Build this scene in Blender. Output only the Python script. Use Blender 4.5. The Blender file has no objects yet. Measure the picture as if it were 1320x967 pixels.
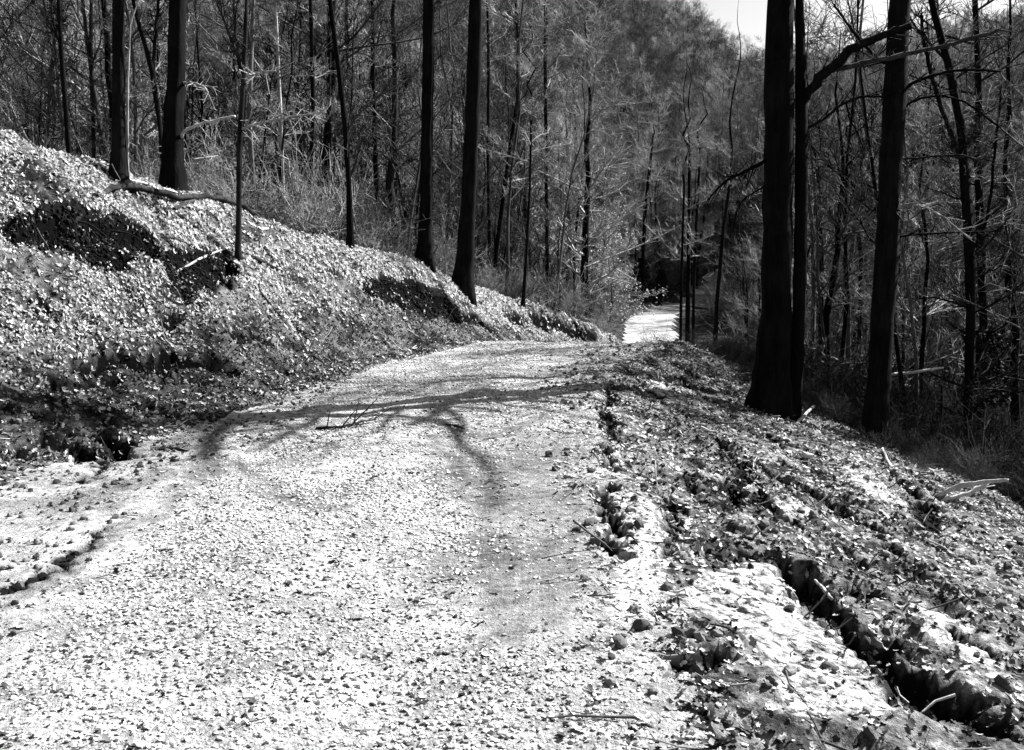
import bpy, math, random
import numpy as np
from mathutils import Vector, Matrix

# ------------------------------------------------------------------ camera, world, sun, exposure
SC = bpy.context.scene
COL = SC.collection
FPX = 1235.0                      # focal length in pixels of the 1320 px wide photograph
CX, CY = 660.0, 449.0             # principal point
EYE = 1.65
PITCH = math.radians(5.5)
cam_d = bpy.data.cameras.new('camera')
cam = bpy.data.objects.new('camera', cam_d)
COL.objects.link(cam)
cam.location = (0, 0, EYE)
cam.rotation_euler = (math.pi / 2 - PITCH, 0, 0)
cam_d.sensor_width = 36
cam_d.lens = 36 * FPX / 1320
cam_d.shift_y = -(483.5 - CY) / 1320
cam_d.clip_end = 3000
SC.camera = cam

SUN_EL = math.radians(41)
SUN_AZ = math.atan2(0.86, 0.51)   # from +Y towards +X: ahead and to the right
world = bpy.data.worlds.new('World')
SC.world = world
world.use_nodes = True
wn, wl = world.node_tree.nodes, world.node_tree.links
wn.clear()
sky = wn.new('ShaderNodeTexSky')
sky.sky_type = 'NISHITA'
sky.sun_disc = False
sky.sun_elevation = SUN_EL
sky.sun_rotation = SUN_AZ
sky.air_density = 0.9
sky.dust_density = 1.3
bw = wn.new('ShaderNodeRGBToBW')
bg = wn.new('ShaderNodeBackground')
bg.inputs['Strength'].default_value = 0.05
wo = wn.new('ShaderNodeOutputWorld')
wl.new(sky.outputs[0], bw.inputs[0]); wl.new(bw.outputs[0], bg.inputs[0]); wl.new(bg.outputs[0], wo.inputs[0])

sun_d = bpy.data.lights.new('sun', 'SUN')
sun_d.energy = 5.0
sun_d.angle = math.radians(0.35)
sun = bpy.data.objects.new('sun', sun_d)
COL.objects.link(sun)
sdir = Vector((math.sin(SUN_AZ) * math.cos(SUN_EL), math.cos(SUN_AZ) * math.cos(SUN_EL), math.sin(SUN_EL)))
sun.rotation_euler = sdir.to_track_quat('Z', 'Y').to_euler()
sun.location = (20, 12, 30)

SC.view_settings.view_transform = 'Standard'
SC.view_settings.look = 'None'
SC.view_settings.exposure = 2.0
SC.view_settings.gamma = 1
SC.cycles.max_bounces = 3
SC.cycles.diffuse_bounces = 1
SC.cycles.transparent_max_bounces = 4

rng = np.random.default_rng(11)
random.seed(11)

# ------------------------------------------------------------------ pixel <-> world helpers
cp, sp = math.cos(PITCH), math.sin(PITCH)
def ray(px, py):
    xc, yc = (px - CX) / FPX, (CY - py) / FPX
    return np.array([xc, cp + yc * sp, -sp + yc * cp])
def at_depth(px, py, Y):
    d = ray(px, py)
    return np.array([0, 0, EYE]) + d * (Y / d[1])
def project(X, Y, Z):
    dz = Z - EYE
    dep = Y * cp - dz * sp
    up = Y * sp + dz * cp
    dep = np.maximum(dep, 1e-3)
    return CX + FPX * X / dep, CY - FPX * up / dep

# ------------------------------------------------------------------ noise
def _hash(ix, iy, s):
    h = (ix.astype(np.int64) * 374761393 + iy.astype(np.int64) * 668265263 + s * 974634777) & 0xffffffff
    h = ((h ^ (h >> 13)) * 1274126177) & 0xffffffff
    h = (h ^ (h >> 16)) & 0xffffffff
    return h / 4294967295.0
def vnoise(x, y, s=0):
    x0, y0 = np.floor(x), np.floor(y)
    fx, fy = x - x0, y - y0
    fx = fx * fx * (3 - 2 * fx); fy = fy * fy * (3 - 2 * fy)
    a = _hash(x0, y0, s); b = _hash(x0 + 1, y0, s); c = _hash(x0, y0 + 1, s); d = _hash(x0 + 1, y0 + 1, s)
    return (a * (1 - fx) + b * fx) * (1 - fy) + (c * (1 - fx) + d * fx) * fy
def fbm(x, y, s=0, o=3):
    r, a, t = 0, 1.0, 0
    for i in range(o):
        r = r + a * vnoise(x * 2 ** i + 17.3 * i, y * 2 ** i - 9.1 * i, s + i); t += a; a *= 0.5
    return r / t
def sstep(a, b, x):
    t = np.clip((x - a) / (b - a), 0, 1)
    return t * t * (3 - 2 * t)

# ------------------------------------------------------------------ terrain
RY = [-40, -10, 3, 5, 7.2, 8.2, 10, 12, 14.6, 16.5, 18.5, 22, 25, 30, 33, 45, 60, 80, 95, 120, 200]
RL = [-3.0, -3.0, -3.1, -3.4, -3.75, -3.3, -2.9, -2.45, -2.0, -1.3, -.45, .9, 1.9, 3.4, 4.2, 5.6, 7.0, 9.5, 15, 30, 90]
RR = [.7, .7, .7, .8, .87, .92, 1.05, 1.2, 1.7, 2.4, 3.3, 4.2, 5.0, 6.5, 7.2, 8.8, 10.3, 13.6, 19, 34, 94]
RZY = [-40, 3, 14, 18.5, 24, 30, 45, 55, 60, 85, 120, 200]
RZZ = [0.3, 0, 0, 0, -.9, -1.75, -3.4, -3.75, -3.75, -3.25, -2.5, 0]
GY = [-40, 6, 10, 11, 12, 14, 16, 18, 20, 22, 25, 30, 33, 45, 60, 200]
GX = [-8.6, -8.4, -7.8, -7.1, -6.2, -5.7, -4.5, -3.06, -1.86, -1.07, .4, 2.7, 3.7, 4.6, 5.0, 60]
GZ = [3.5, 3.5, 3.4, 3.3, 3.15, 2.95, 2.4, 1.87, 1.57, .95, .48, -.55, -1.2, -2.9, -3.4, 0]
_e = [at_depth(1400, 760, 7.2), at_depth(1290, 655, 10.2), at_depth(1200, 606, 12.6), at_depth(1125, 574, 14.5), at_depth(1050, 535, 16.0), at_depth(960, 478, 18.2), at_depth(905, 452, 19.6)]
EY = [-40, 4] + [p[1] for p in _e] + [22, 33, 60, 200]
EX = [4.6, 4.4] + [p[0] + .25 for p in _e] + [5.2, 8.5, 12, 96]
EZ = [-.7, -.8] + [p[2] - .02 for p in _e] + [-.7, -2.2, -4.0, 0]
def edges(Y):
    return np.interp(Y, RY, RL), np.interp(Y, RY, RR)
def base_h(X, Y):
    X = np.asarray(X, float); Y = np.asarray(Y, float)
    XL, XR = edges(Y)
    rz = np.interp(Y, RZY, RZZ)
    gx = np.minimum(np.interp(Y, GY, GX), XL - .3); gz = np.interp(Y, GY, GZ)
    ex = np.maximum(np.interp(Y, EY, EX), XR + .2); ez = np.interp(Y, EY, EZ)
    # left bank
    s = np.clip((XL - X) / (XL - gx), 0, 1)
    fl = .16 + .14 * (1 - sstep(9, 13, Y))            # width of the gentle foot
    s2 = np.clip((s - fl) / (1 - fl), 0, 1)
    prof = .10 * np.clip(s / fl, 0, 1) + .90 * (.6 * s2 + .4 * s2 * s2 * (3 - 2 * s2))
    zl = rz - .08 * sstep(0, .12, s) * (1 - sstep(.12, .3, s)) + (gz - rz) * prof
    beyond = np.clip(gx - X, 0, None)
    zl = zl - .015 * beyond + 0.0006 * beyond ** 2
    # right shoulder
    t = np.clip((X - XR) / (ex - XR), 0, 1)
    zr = rz + (ez - rz) * (0.85 * t + 0.15 * t * t)
    over = np.clip(X - ex, 0, None)
    zr = zr - 3.9 * (1 - np.exp(-over * .17))
    z = np.where(X < XL, zl, np.where(X > XR, zr, rz))
    # far hillside
    rho = np.hypot(X, Y)
    az = X / np.maximum(Y, 1)
    az = np.where(Y < 1, np.sign(X) * .6, np.clip(az, -1, 1))
    r0 = np.interp(az, [-.6, -.1, .06, .1, .2, .3, .6], [48, 62, 88, 95, 95, 60, 42])
    top = np.interp(az, [-.6, 0, .13, .19, .23, .3, .5, .8], [62, 58, 51, 44, 36, 32, 37, 45])
    k = np.clip((rho - r0) / (235 - r0), 0, 1)
    zh = -4 + (top + 4) * (k ** 1.15) + 3.0 * (fbm(X / 45, Y / 45, 5, 3) - .5) * sstep(0, .2, k)
    behind = Y < 0
    zh = np.where(behind, z - 1, zh)
    zh = np.where(rho < r0, z - 1, zh)
    return np.maximum(z, zh)
def at(px, py):
    d = ray(px, py)
    ys = np.geomspace(1.5, 350, 4000)
    P = d[None, :] * (ys / d[1])[:, None]
    z = P[:, 2] + EYE
    b = base_h(P[:, 0], P[:, 1])
    hit = np.nonzero(z <= b)[0]
    if len(hit) == 0:
        i = int(np.argmin(z - b))
    else:
        i = hit[0]
    return np.array([P[i, 0], P[i, 1], float(b[i])])
def line(pts, w, depth):      # pixel polyline laid on the ground -> world polyline with widths (m)
    W = [at(*p) for p in pts]
    P = np.array([[a[0], a[1]] for a in W])
    if not isinstance(w, (list, tuple)): w = [w] * len(pts)
    D = np.array([wi * np.hypot(a[0], a[1]) / FPX for wi, a in zip(w, W)])
    return P, D, depth
def poly(pts):
    return np.array([at(*p)[:2] for p in pts])

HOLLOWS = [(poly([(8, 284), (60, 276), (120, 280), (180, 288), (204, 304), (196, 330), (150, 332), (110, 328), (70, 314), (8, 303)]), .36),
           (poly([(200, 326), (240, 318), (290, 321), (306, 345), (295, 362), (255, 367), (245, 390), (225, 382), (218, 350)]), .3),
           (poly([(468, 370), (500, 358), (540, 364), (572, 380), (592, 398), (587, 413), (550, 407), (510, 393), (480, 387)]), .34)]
GULLIES = [line([(960, 590), (1010, 612), (1060, 640), (1120, 668), (1180, 700)], [7, 9, 8, 10, 8], .1),
           line([(910, 560), (950, 590), (1000, 660), (1050, 690)], [7, 8, 9, 8], .1), line([(1150, 700), (1200, 740), (1280, 770)], [9, 12, 12], .11),
           line([(790, 498), (778, 530), (791, 560), (783, 590), (792, 612)], 8, .10),
           line([(783, 630), (785, 680), (790, 718)], 12, .13),
           line([(845, 712), (900, 722), (960, 711), (1010, 722), (1035, 745), (1060, 778), (1090, 798), (1120, 828), (1150, 855), (1215, 900)],
                [8, 14, 8, 9, 14, 26, 24, 30, 44, 60], .22),
           line([(792, 600), (830, 612), (868, 640), (880, 680), (866, 715)], 9, .08),
           line([(862, 852), (900, 850), (942, 838)], [18, 22, 14], .12),
           line([(930, 650), (957, 612)], 13, .1),
           line([(1185, 650), (1192, 675)], 14, .1), line([(1200, 692), (1222, 700)], 16, .1),
           line([(1100, 722), (1130, 738)], 15, .08), line([(1090, 768), (1130, 780)], 16, .1),
           line([(1070, 690), (1110, 715)], 8, .06), line([(1020, 640), (1075, 660)], 8, .08),
           line([(1240, 820), (1290, 850)], 16, .12), line([(880, 600), (905, 640)], 9, .07),
           line([(835, 462), (880, 492), (925, 522), (1000, 560)], 7, .08),
           line([(868, 466), (905, 496)], 7, .08), line([(800, 470), (845, 508), (890, 540)], 6, .06),
           line([(1040, 560), (1110, 590), (1190, 640)], 9, .09), line([(985, 560), (1040, 600), (1090, 625)], 8, .07),
           # left ditch and bank foot
           line([(10, 768), (60, 735), (110, 700), (142, 680)], [10, 9, 8, 6], .055),
           line([(18, 595), (45, 572), (80, 558), (125, 560), (162, 588)], [10, 11, 11, 11, 18], .22),
           line([(80, 575), (125, 592)], 16, .2), line([(182, 520), (225, 535), (268, 540)], 10, .14),
           line([(110, 620), (140, 598), (170, 590)], 7, .06),
           line([(60, 466), (150, 462), (230, 458), (300, 470)], [7, 9, 16, 10], .2),
           line([(60, 492), (180, 482), (255, 492)], [6, 9, 11], .15),
           line([(300, 432), (345, 436)], 8, .06), line([(205, 407), (235, 410)], 7, .07),
           line([(45, 395), (65, 408)], 8, .07),
           line([(592, 404), (620, 415), (640, 432)], 8, .1), line([(655, 410), (700, 415), (765, 432)], [8, 9, 5], .12)]
SILT = [poly([(775, 655), (850, 640), (862, 715), (850, 800), (800, 805), (785, 720)]),
        poly([(960, 724), (1022, 735), (1040, 790), (1110, 838), (1160, 920), (1010, 920), (975, 830), (930, 800), (880, 790), (900, 745)]),
        poly([(836, 488), (855, 490), (874, 520), (850, 517)]), poly([(864, 498), (872, 498), (886, 518), (880, 520)]),
        poly([(886, 500), (905, 505), (925, 525), (905, 520)]),
        poly([(1170, 778), (1240, 800), (1300, 850), (1300, 875), (1230, 850)]),
        poly([(980, 640), (1060, 650), (1060, 665), (990, 665)]), poly([(1080, 600), (1120, 610), (1180, 655), (1120, 640)])]
DAMP = [line([(10, 650), (110, 645), (215, 608)], [34, 30, 16], 0),
        line([(20, 520), (150, 510), (300, 500), (420, 468)], [60, 60, 40, 20], 0),
        line([(18, 780), (120, 700), (215, 650), (268, 600), (268, 565), (290, 545)], [12, 14, 14, 20, 16, 14], 0),
        line([(450, 470), (560, 480), (640, 476), (760, 480)], [10, 14, 16, 18], 0),
        line([(560, 545), (640, 560), (720, 530)], [10, 18, 12], 0), line([(300, 590), (380, 650), (440, 655)], [6, 14, 16], 0),
        line([(560, 560), (600, 610), (630, 650), (640, 700), (650, 820)], [10, 14, 26, 34, 26], 0),
        line([(700, 560), (710, 640), (720, 720), (700, 800)], [50, 60, 50, 30], 0)]

def seg_field(X, Y, P, D):
    """0..1 closeness to a world polyline, 1 on its middle"""
    best = np.zeros_like(X)
    for i in range(len(P) - 1):
        a, b = P[i], P[i + 1]
        ab = b - a
        L2 = max(ab @ ab, 1e-9)
        t = np.clip(((X - a[0]) * ab[0] + (Y - a[1]) * ab[1]) / L2, 0, 1)
        d = np.hypot(X - a[0] - t * ab[0], Y - a[1] - t * ab[1])
        w = D[i] + (D[i + 1] - D[i]) * t
        best = np.maximum(best, np.clip(1 - d / np.maximum(w, .03), 0, 1))
    return best
def in_poly(X, Y, P):
    c = np.zeros(X.shape, bool)
    n = len(P)
    for i in range(n):
        x1, y1 = P[i]; x2, y2 = P[(i + 1) % n]
        if y1 == y2: continue
        m = ((y1 > Y) != (y2 > Y)) & (X < (x2 - x1) * (Y - y1) / (y2 - y1) + x1)
        c ^= m
    return c
def fields(X, Y):
    """world-space description of the ground: gully, hollow, silt, damp (0..1)"""
    out = {k: np.zeros(X.shape) for k in ('gully', 'carve', 'hollow', 'silt', 'damp')}
    m = (np.abs(X) < 14) & (Y > 0) & (Y < 34)
    x, y = X[m], Y[m]
    wx = x + .10 * (fbm(x * 4, y * 4, 31, 3) - .5) * 2; wy = y + .14 * (fbm(x * 4, y * 4, 41, 3) - .5) * 2
    g = np.zeros(x.shape); c = np.zeros(x.shape)
    gx2 = wx + .07 * (fbm(x * 14, y * 14, 36, 2) - .5) * 2; gy2 = wy + .09 * (fbm(x * 14, y * 14, 46, 2) - .5) * 2
    gm = np.clip(.25 + 1.3 * fbm(x * 4, y * 4, 37, 3), .3, 1.1)
    for P, D, dep in GULLIES:
        f = seg_field(gx2, gy2, P, D * 1.3)
        f = sstep(0, .8, f) * (1 if dep <= .1 else (.8 + .2 * gm if dep > .2 else gm))
        g = np.maximum(g, f); c = np.maximum(c, f * dep)
    h = np.zeros(x.shape)
    vx = x + .11 * (fbm(x * 3, y * 3, 33, 4) - .5) * 2; vy = y + .13 * (fbm(x * 3, y * 3, 43, 4) - .5) * 2
    for P, dep in HOLLOWS:
        ins = sum(in_poly(vx + .05 * math.cos(q), vy + .05 * math.sin(q), P) * 1.0 for q in (0, 1.26, 2.5, 3.77, 5.03)) / 5
        lo = P[:, 1].min(); hi = P[:, 1].max()
        u = np.clip((wy - lo) / (hi - lo), 0, 1)
        # deepest under the upper lip, running out gently towards the road
        f = ins * (.25 + .75 * u) * (.75 + .5 * fbm(x * 7, y * 7, 35, 2))
        h = np.maximum(h, np.clip(ins * 2.2, 0, 1)); c = np.maximum(c, f * dep)
    s = np.zeros(x.shape)
    for P in SILT: s = np.maximum(s, in_poly(wx, wy, P) * 1.0)
    d = np.zeros(x.shape)
    for P, D, _ in DAMP: d = np.maximum(d, sstep(0, .7, seg_field(wx, wy, P, D * 1.6)))
    out['gully'][m] = g; out['carve'][m] = c; out['hollow'][m] = h; out['silt'][m] = s * (1 - g); out['damp'][m] = d
    return out
def height(X, Y, F=None):
    X = np.asarray(X, float); Y = np.asarray(Y, float)
    if F is None: F = fields(X, Y)
    b = base_h(X, Y)
    XL, XR = edges(Y)
    right = sstep(-.3, .6, X - XR); left = sstep(-.1, .5, XL - X)
    near = 1 - sstep(30, 50, np.hypot(X, Y))
    onroad = 1 - np.maximum(right, left)
    z = b - F['carve']
    calm = 1 - .8 * F['silt']
    n1 = fbm(X * 1.3, Y * 1.3, 51, 3) - .5
    n2 = fbm(X * 5, Y * 5, 61, 3) - .5
    rid = 1 - np.abs(2 * fbm(X * 2.2 + .8 * Y, Y * 2.6, 71, 3) - 1)
    z = z + near * (onroad * (.05 * n1 + .018 * n2) + right * calm * (.16 * n1 + .085 * n2 - .05 * sstep(.82, .98, rid) + .03 * (fbm(X * 16, Y * 16, 66, 2) - .5))
                    + left * (.22 * n1 + .10 * n2 - .05 * sstep(.85, .98, rid) + .03 * (fbm(X * 16, Y * 16, 66, 2) - .5)))
    z = z + (1 - near) * 1.2 * (fbm(X / 9, Y / 9, 81, 2) - .5) * (1 - onroad)
    # wheel tracks, worn slightly into the road
    cx = (XL + XR) / 2
    for o in (-.75, .8):
        z = z - .035 * np.exp(-((X - cx - o) / .28) ** 2) * onroad
    return z

# ------------------------------------------------------------------ materials (the photograph is black and white)
def material(name):
    m = bpy.data.materials.new(name)
    m.use_nodes = True
    m.node_tree.nodes.clear()
    return m, m.node_tree.nodes, m.node_tree.links
def grey(v): return (v, v, v, 1)
def ramp(n, stops):
    r = n.new('ShaderNodeValToRGB')
    els = r.color_ramp.elements
    els[0].position, els[0].color = stops[0][0], grey(stops[0][1])
    els[1].position, els[1].color = stops[-1][0], grey(stops[-1][1])
    for p, v in stops[1:-1]:
        e = els.new(p); e.color = grey(v)
    return r
def noise_node(n, l, scale, detail=4, rough=.6, stretch=None):
    tc = n.new('ShaderNodeNewGeometry')
    t = n.new('ShaderNodeTexNoise')
    t.inputs['Scale'].default_value = scale; t.inputs['Detail'].default_value = detail; t.inputs['Roughness'].default_value = rough
    if stretch:
        mp = n.new('ShaderNodeMapping'); mp.inputs['Scale'].default_value = stretch
        l.new(tc.outputs['Position'], mp.inputs[0]); l.new(mp.outputs[0], t.inputs['Vector'])
    else:
        l.new(tc.outputs['Position'], t.inputs['Vector'])
    return t
def mix(n, l, fac, a, b, mode='MIX'):
    x = n.new('ShaderNodeMix'); x.data_type = 'RGBA'; x.blend_type = mode
    for sock, val in ((x.inputs[0], fac), (x.inputs[6], a), (x.inputs[7], b)):
        if hasattr(val, 'links'): l.new(val, sock)
        elif isinstance(val, tuple): sock.default_value = val
        else: sock.default_value = val
    return x.outputs[2]
def finish(n, l, col, rough=.9, bump=None, bstr=.5, bdist=.02, spec=.15):
    p = n.new('ShaderNodeBsdfPrincipled')
    if hasattr(col, 'links'): col = mix(n, l, 1.0, col, grey(.71), 'MULTIPLY')
    if hasattr(col, 'links'): l.new(col, p.inputs['Base Color'])
    else: p.inputs['Base Color'].default_value = col
    p.inputs['Roughness'].default_value = rough
    p.inputs['Specular IOR Level'].default_value = spec
    if bump is not None:
        b = n.new('ShaderNodeBump'); b.inputs['Strength'].default_value = bstr; b.inputs['Distance'].default_value = bdist
        l.new(bump, b.inputs['Height']); l.new(b.outputs[0], p.inputs['Normal'])
    o = n.new('ShaderNodeOutputMaterial')
    l.new(p.outputs[0], o.inputs[0])
def attr(n, name):
    a = n.new('ShaderNodeAttribute'); a.attribute_name = name
    return a.outputs['Fac']

def ground_material(name, lo, mid, hi, soil=.03, silt=.62, dampv=.25, mott=.25, ms=2.2):
    m, n, l = material(name)
    a = noise_node(n, l, 14, 6, .7); b = noise_node(n, l, 1.1, 3, .5); c = noise_node(n, l, 55, 4, .7)
    r = ramp(n, [(.3, lo), (.5, mid), (.68, hi)]); l.new(a.outputs[0], r.inputs[0])
    rb = ramp(n, [(.35, .72), (.65, 1.15)]); l.new(b.outputs[0], rb.inputs[0])
    col = mix(n, l, 1.0, r.outputs[0], rb.outputs[0], 'MULTIPLY')
    mo = noise_node(n, l, ms, 7, .75); rm = ramp(n, [(.43, mott), (.53, 1)]); l.new(mo.outputs[0], rm.inputs[0])
    col = mix(n, l, 1.0, col, rm.outputs[0], 'MULTIPLY')
    rc = ramp(n, [(.35, .55), (.55, 1.1)]); l.new(c.outputs[0], rc.inputs[0])
    col = mix(n, l, .7, col, rc.outputs[0], 'MULTIPLY')
    col = mix(n, l, attr(n, 'damp'), col, mix(n, l, .5, col, grey(dampv), 'MULTIPLY'))
    sm = n.new('ShaderNodeMath'); sm.operation = 'MULTIPLY'; rs = ramp(n, [(.40, .0), (.58, 1)]); l.new(a.outputs[0], rs.inputs[0]); l.new(attr(n, 'silt'), sm.inputs[0]); l.new(rs.outputs[0], sm.inputs[1])
    col = mix(n, l, sm.outputs[0], col, grey(silt))
    col = mix(n, l, attr(n, 'soil'), col, grey(soil))  # near-black soil colour paints shade into hollows and gullies
    add = n.new('ShaderNodeMath'); add.operation = 'ADD'
    l.new(a.outputs[0], add.inputs[0]); l.new(c.outputs[0], add.inputs[1])
    finish(n, l, col, .95, add.outputs[0], .9, .03, 0)
    return m
M_ROAD = ground_material('pale_gravelly_dirt', .2, .46, .68, .012, .7, .2, .7, 1.6)
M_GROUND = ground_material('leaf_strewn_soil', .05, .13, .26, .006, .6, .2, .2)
M_SHOULDER = ground_material('eroded_clay_soil', .06, .22, .5, .01, .6, .2, .2, 2.6)
M_WOODFLOOR = ground_material('woodland_floor', .02, .06, .14)  # litter tone lowered to stand in for shade under the trees

def bark_material(name, dark, light, scale=9, lichen=.0):
    m, n, l = material(name)
    a = noise_node(n, l, scale, 6, .7, (1, 1, .18)); b = noise_node(n, l, 2.5, 3)
    r = ramp(n, [(.35, dark), (.62, light)]); l.new(a.outputs[0], r.inputs[0])
    rb = ramp(n, [(.4, .7), (.7, 1.25)]); l.new(b.outputs[0], rb.inputs[0])
    oi = n.new('ShaderNodeObjectInfo')
    ro = ramp(n, [(0, .6), (1, 1.35)]); l.new(oi.outputs['Random'], ro.inputs[0])
    col = mix(n, l, 1.0, r.outputs[0], rb.outputs[0], 'MULTIPLY')
    col = mix(n, l, 1.0, col, ro.outputs[0], 'MULTIPLY')
    finish(n, l, col, .9, a.outputs[0], 1.0, .03, .03)
    return m
M_BARK = bark_material('dark_furrowed_bark', .004, .013)
M_BARK_MID = bark_material('grey_bark', .01, .035, 12)
M_TWIG = bark_material('pale_twig_bark', .24, .5, 20)
M_TWIG_DARK = bark_material('brown_twig_bark', .05, .13, 20)
M_BRUSH = bark_material('dark_brush_stem', .008, .04, 20)
M_DEADWOOD = bark_material('weathered_dead_wood', .45, .75, 14)
M_DARKWOOD = bark_material('rotten_dark_wood', .015, .06, 14)

def random_tone_material(name, stops, rough=.85, bscale=30, trans=False):
    m, n, l = material(name)
    oi = n.new('ShaderNodeObjectInfo')
    r = ramp(n, stops); r.color_ramp.interpolation = 'LINEAR'; l.new(oi.outputs['Random'], r.inputs[0])
    a = noise_node(n, l, bscale, 4, .6)
    rc = ramp(n, [(.3, .7), (.7, 1.15)]); l.new(a.outputs[0], rc.inputs[0])
    col = mix(n, l, 1.0, r.outputs[0], rc.outputs[0], 'MULTIPLY')
    finish(n, l, col, rough, a.outputs[0], .4, .01)
    if trans:
        o = next(x for x in n if x.type == 'OUTPUT_MATERIAL'); pr = next(x for x in n if x.type == 'BSDF_PRINCIPLED')
        t = n.new('ShaderNodeBsdfTranslucent'); l.new(col, t.inputs[0])
        mx = n.new('ShaderNodeMixShader'); mx.inputs[0].default_value = .3
        l.new(pr.outputs[0], mx.inputs[1]); l.new(t.outputs[0], mx.inputs[2]); l.new(mx.outputs[0], o.inputs[0])
    return m
M_LEAF = random_tone_material('dry_oak_leaf', [(0, .03), (.14, .2), (.4, .6), (1, .95)], .7, trans=True)
M_LEAF_DARK = random_tone_material('damp_brown_leaf', [(0, .01), (.45, .08), (.75, .25), (1, .6)], .8)
M_STONE = random_tone_material('crushed_limestone', [(0, .02), (.09, .06), (.12, .4), (1, .8)], .8)
M_CLOD = random_tone_material('soil_clod', [(0, .03), (.5, .12), (1, .3)], .95)
M_HUMUS_SHADE = random_tone_material('shade_black_humus', [(0, .002), (.94, .007), (1, .2)], 1.0)  # humus colour pushed to near black to act as shade
M_ROCK = random_tone_material('pale_rock', [(0, .42), (1, .62)], .85, 12)
M_STICK = random_tone_material('fallen_twig', [(0, .04), (.6, .12), (.75, .4), (1, .7)], .85)
M_NEEDLE = random_tone_material('cedar_foliage', [(0, .01), (1, .03)], .8)
M_BUDS = random_tone_material('spring_leaves', [(0, .45), (1, .75)], .7)

# ------------------------------------------------------------------ object helpers
def new_mesh(name, V, Fq, mats, smooth=False):
    me = bpy.data.meshes.new(name)
    V = np.asarray(V, np.float32).reshape(-1, 3)
    me.vertices.add(len(V)); me.vertices.foreach_set('co', V.ravel())
    Fq = np.asarray(Fq, np.int32)
    k = Fq.shape[1]
    me.loops.add(Fq.size); me.loops.foreach_set('vertex_index', Fq.ravel())
    me.polygons.add(len(Fq)); me.polygons.foreach_set('loop_start', np.arange(len(Fq), dtype=np.int32) * k)
    me.update(calc_edges=True)
    if smooth: me.polygons.foreach_set('use_smooth', np.ones(len(Fq), bool))
    for m in (mats if isinstance(mats, (list, tuple)) else [mats]): me.materials.append(m)
    me.validate()
    return me
def link(name, me, parent=None, loc=None, rot=None, scale=None):
    o = bpy.data.objects.new(name, me)
    COL.objects.link(o)
    if parent is not None: o.parent = parent
    if loc is not None: o.location = loc
    if rot is not None: o.rotation_euler = rot
    if scale is not None: o.scale = scale
    return o
def tag(o, label=None, cat=None, group=None, kind=None):
    if label: o['label'] = label
    if cat: o['category'] = cat
    if group: o['group'] = group
    if kind: o['kind'] = kind
    return o

class Tubes:
    """collects tapering tubes; every ring is a quad strip"""
    def __init__(s): s.V = []; s.F = []; s.n = 0
    def tube(s, pts, rad, k=8, rough=0.0, seed=0, cap=True):
        pts = np.asarray(pts, float); rad = np.asarray(rad, float)
        n = len(pts)
        T = np.gradient(pts, axis=0); T /= np.linalg.norm(T, axis=1)[:, None] + 1e-9
        ref = np.array([1.0, 0.1, 0.0]) if abs(T[0][2]) > .7 else np.array([0.05, 0.0, 1.0])
        U = ref - T * (T @ ref)[:, None]; U /= np.linalg.norm(U, axis=1)[:, None] + 1e-9
        W = np.cross(T, U)
        a = np.arange(k) / k * 2 * math.pi
        R = rad[:, None] * np.ones(k)
        if rough:
            r2 = np.random.default_rng(seed)
            col = 1 + rough * (r2.random(k) - .5) * 1.3
            R = R * col[None, :] * (1 + rough * (r2.random((n, k)) - .5))
        ring = pts[:, None, :] + R[..., None] * (np.cos(a)[None, :, None] * U[:, None, :] + np.sin(a)[None, :, None] * W[:, None, :])
        V = ring.reshape(-1, 3)
        i = np.arange(n - 1)[:, None] * k; j = np.arange(k)[None, :]; j2 = (j + 1) % k
        F = np.stack([i + j, i + j2, i + k + j2, i + k + j], -1).reshape(-1, 4) + s.n
        s.V.append(V); s.F.append(F); s.n += len(V)
        if cap:
            c = np.array([pts[0], pts[-1]]); s.V.append(c)
            b = s.n; s.n += 2
            F0 = np.stack([j2[0], j[0], np.full(k, b - len(V)), np.full(k, b - len(V))], -1) + (b - len(V))
            # triangles written as quads are avoided: fan closed with quads of neighbouring ring points
            q = [[b, b - len(V) + (2 * t + 2) % k, b - len(V) + (2 * t + 1) % k, b - len(V) + (2 * t) % k] for t in range(k // 2)]
            e = b - k
            q += [[b + 1, e + (2 * t) % k, e + (2 * t + 1) % k, e + (2 * t + 2) % k] for t in range(k // 2)] if k % 2 == 0 else []
            s.F.append(np.array(q))
    def segs(s, p0, p1, r0, r1, k=3):
        p0 = np.asarray(p0, float); p1 = np.asarray(p1, float)
        if len(p0) == 0: return
        T = p1 - p0; T /= np.linalg.norm(T, axis=1)[:, None] + 1e-9
        ref = np.where(np.abs(T[:, 2:3]) > .7, np.array([[1.0, 0, 0]]), np.array([[0, 0, 1.0]]))
        U = np.cross(T, ref); U /= np.linalg.norm(U, axis=1)[:, None] + 1e-9
        W = np.cross(T, U)
        a = np.arange(k) / k * 2 * math.pi
        off = np.cos(a)[None, :, None] * U[:, None] + np.sin(a)[None, :, None] * W[:, None]
        A = p0[:, None] + off * np.asarray(r0)[:, None, None]; B = p1[:, None] + off * np.asarray(r1)[:, None, None]
        V = np.concatenate([A, B], 1).reshape(-1, 3)
        i = np.arange(len(p0))[:, None] * 2 * k; j = np.arange(k)[None]; j2 = (j + 1) % k
        F = np.stack([i + j, i + j2, i + k + j2, i + k + j], -1).reshape(-1, 4) + s.n
        s.V.append(V); s.F.append(F); s.n += len(V)
    def mesh(s, name, mat, smooth=True):
        return new_mesh(name, np.concatenate(s.V), np.concatenate(s.F), mat, smooth)

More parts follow.
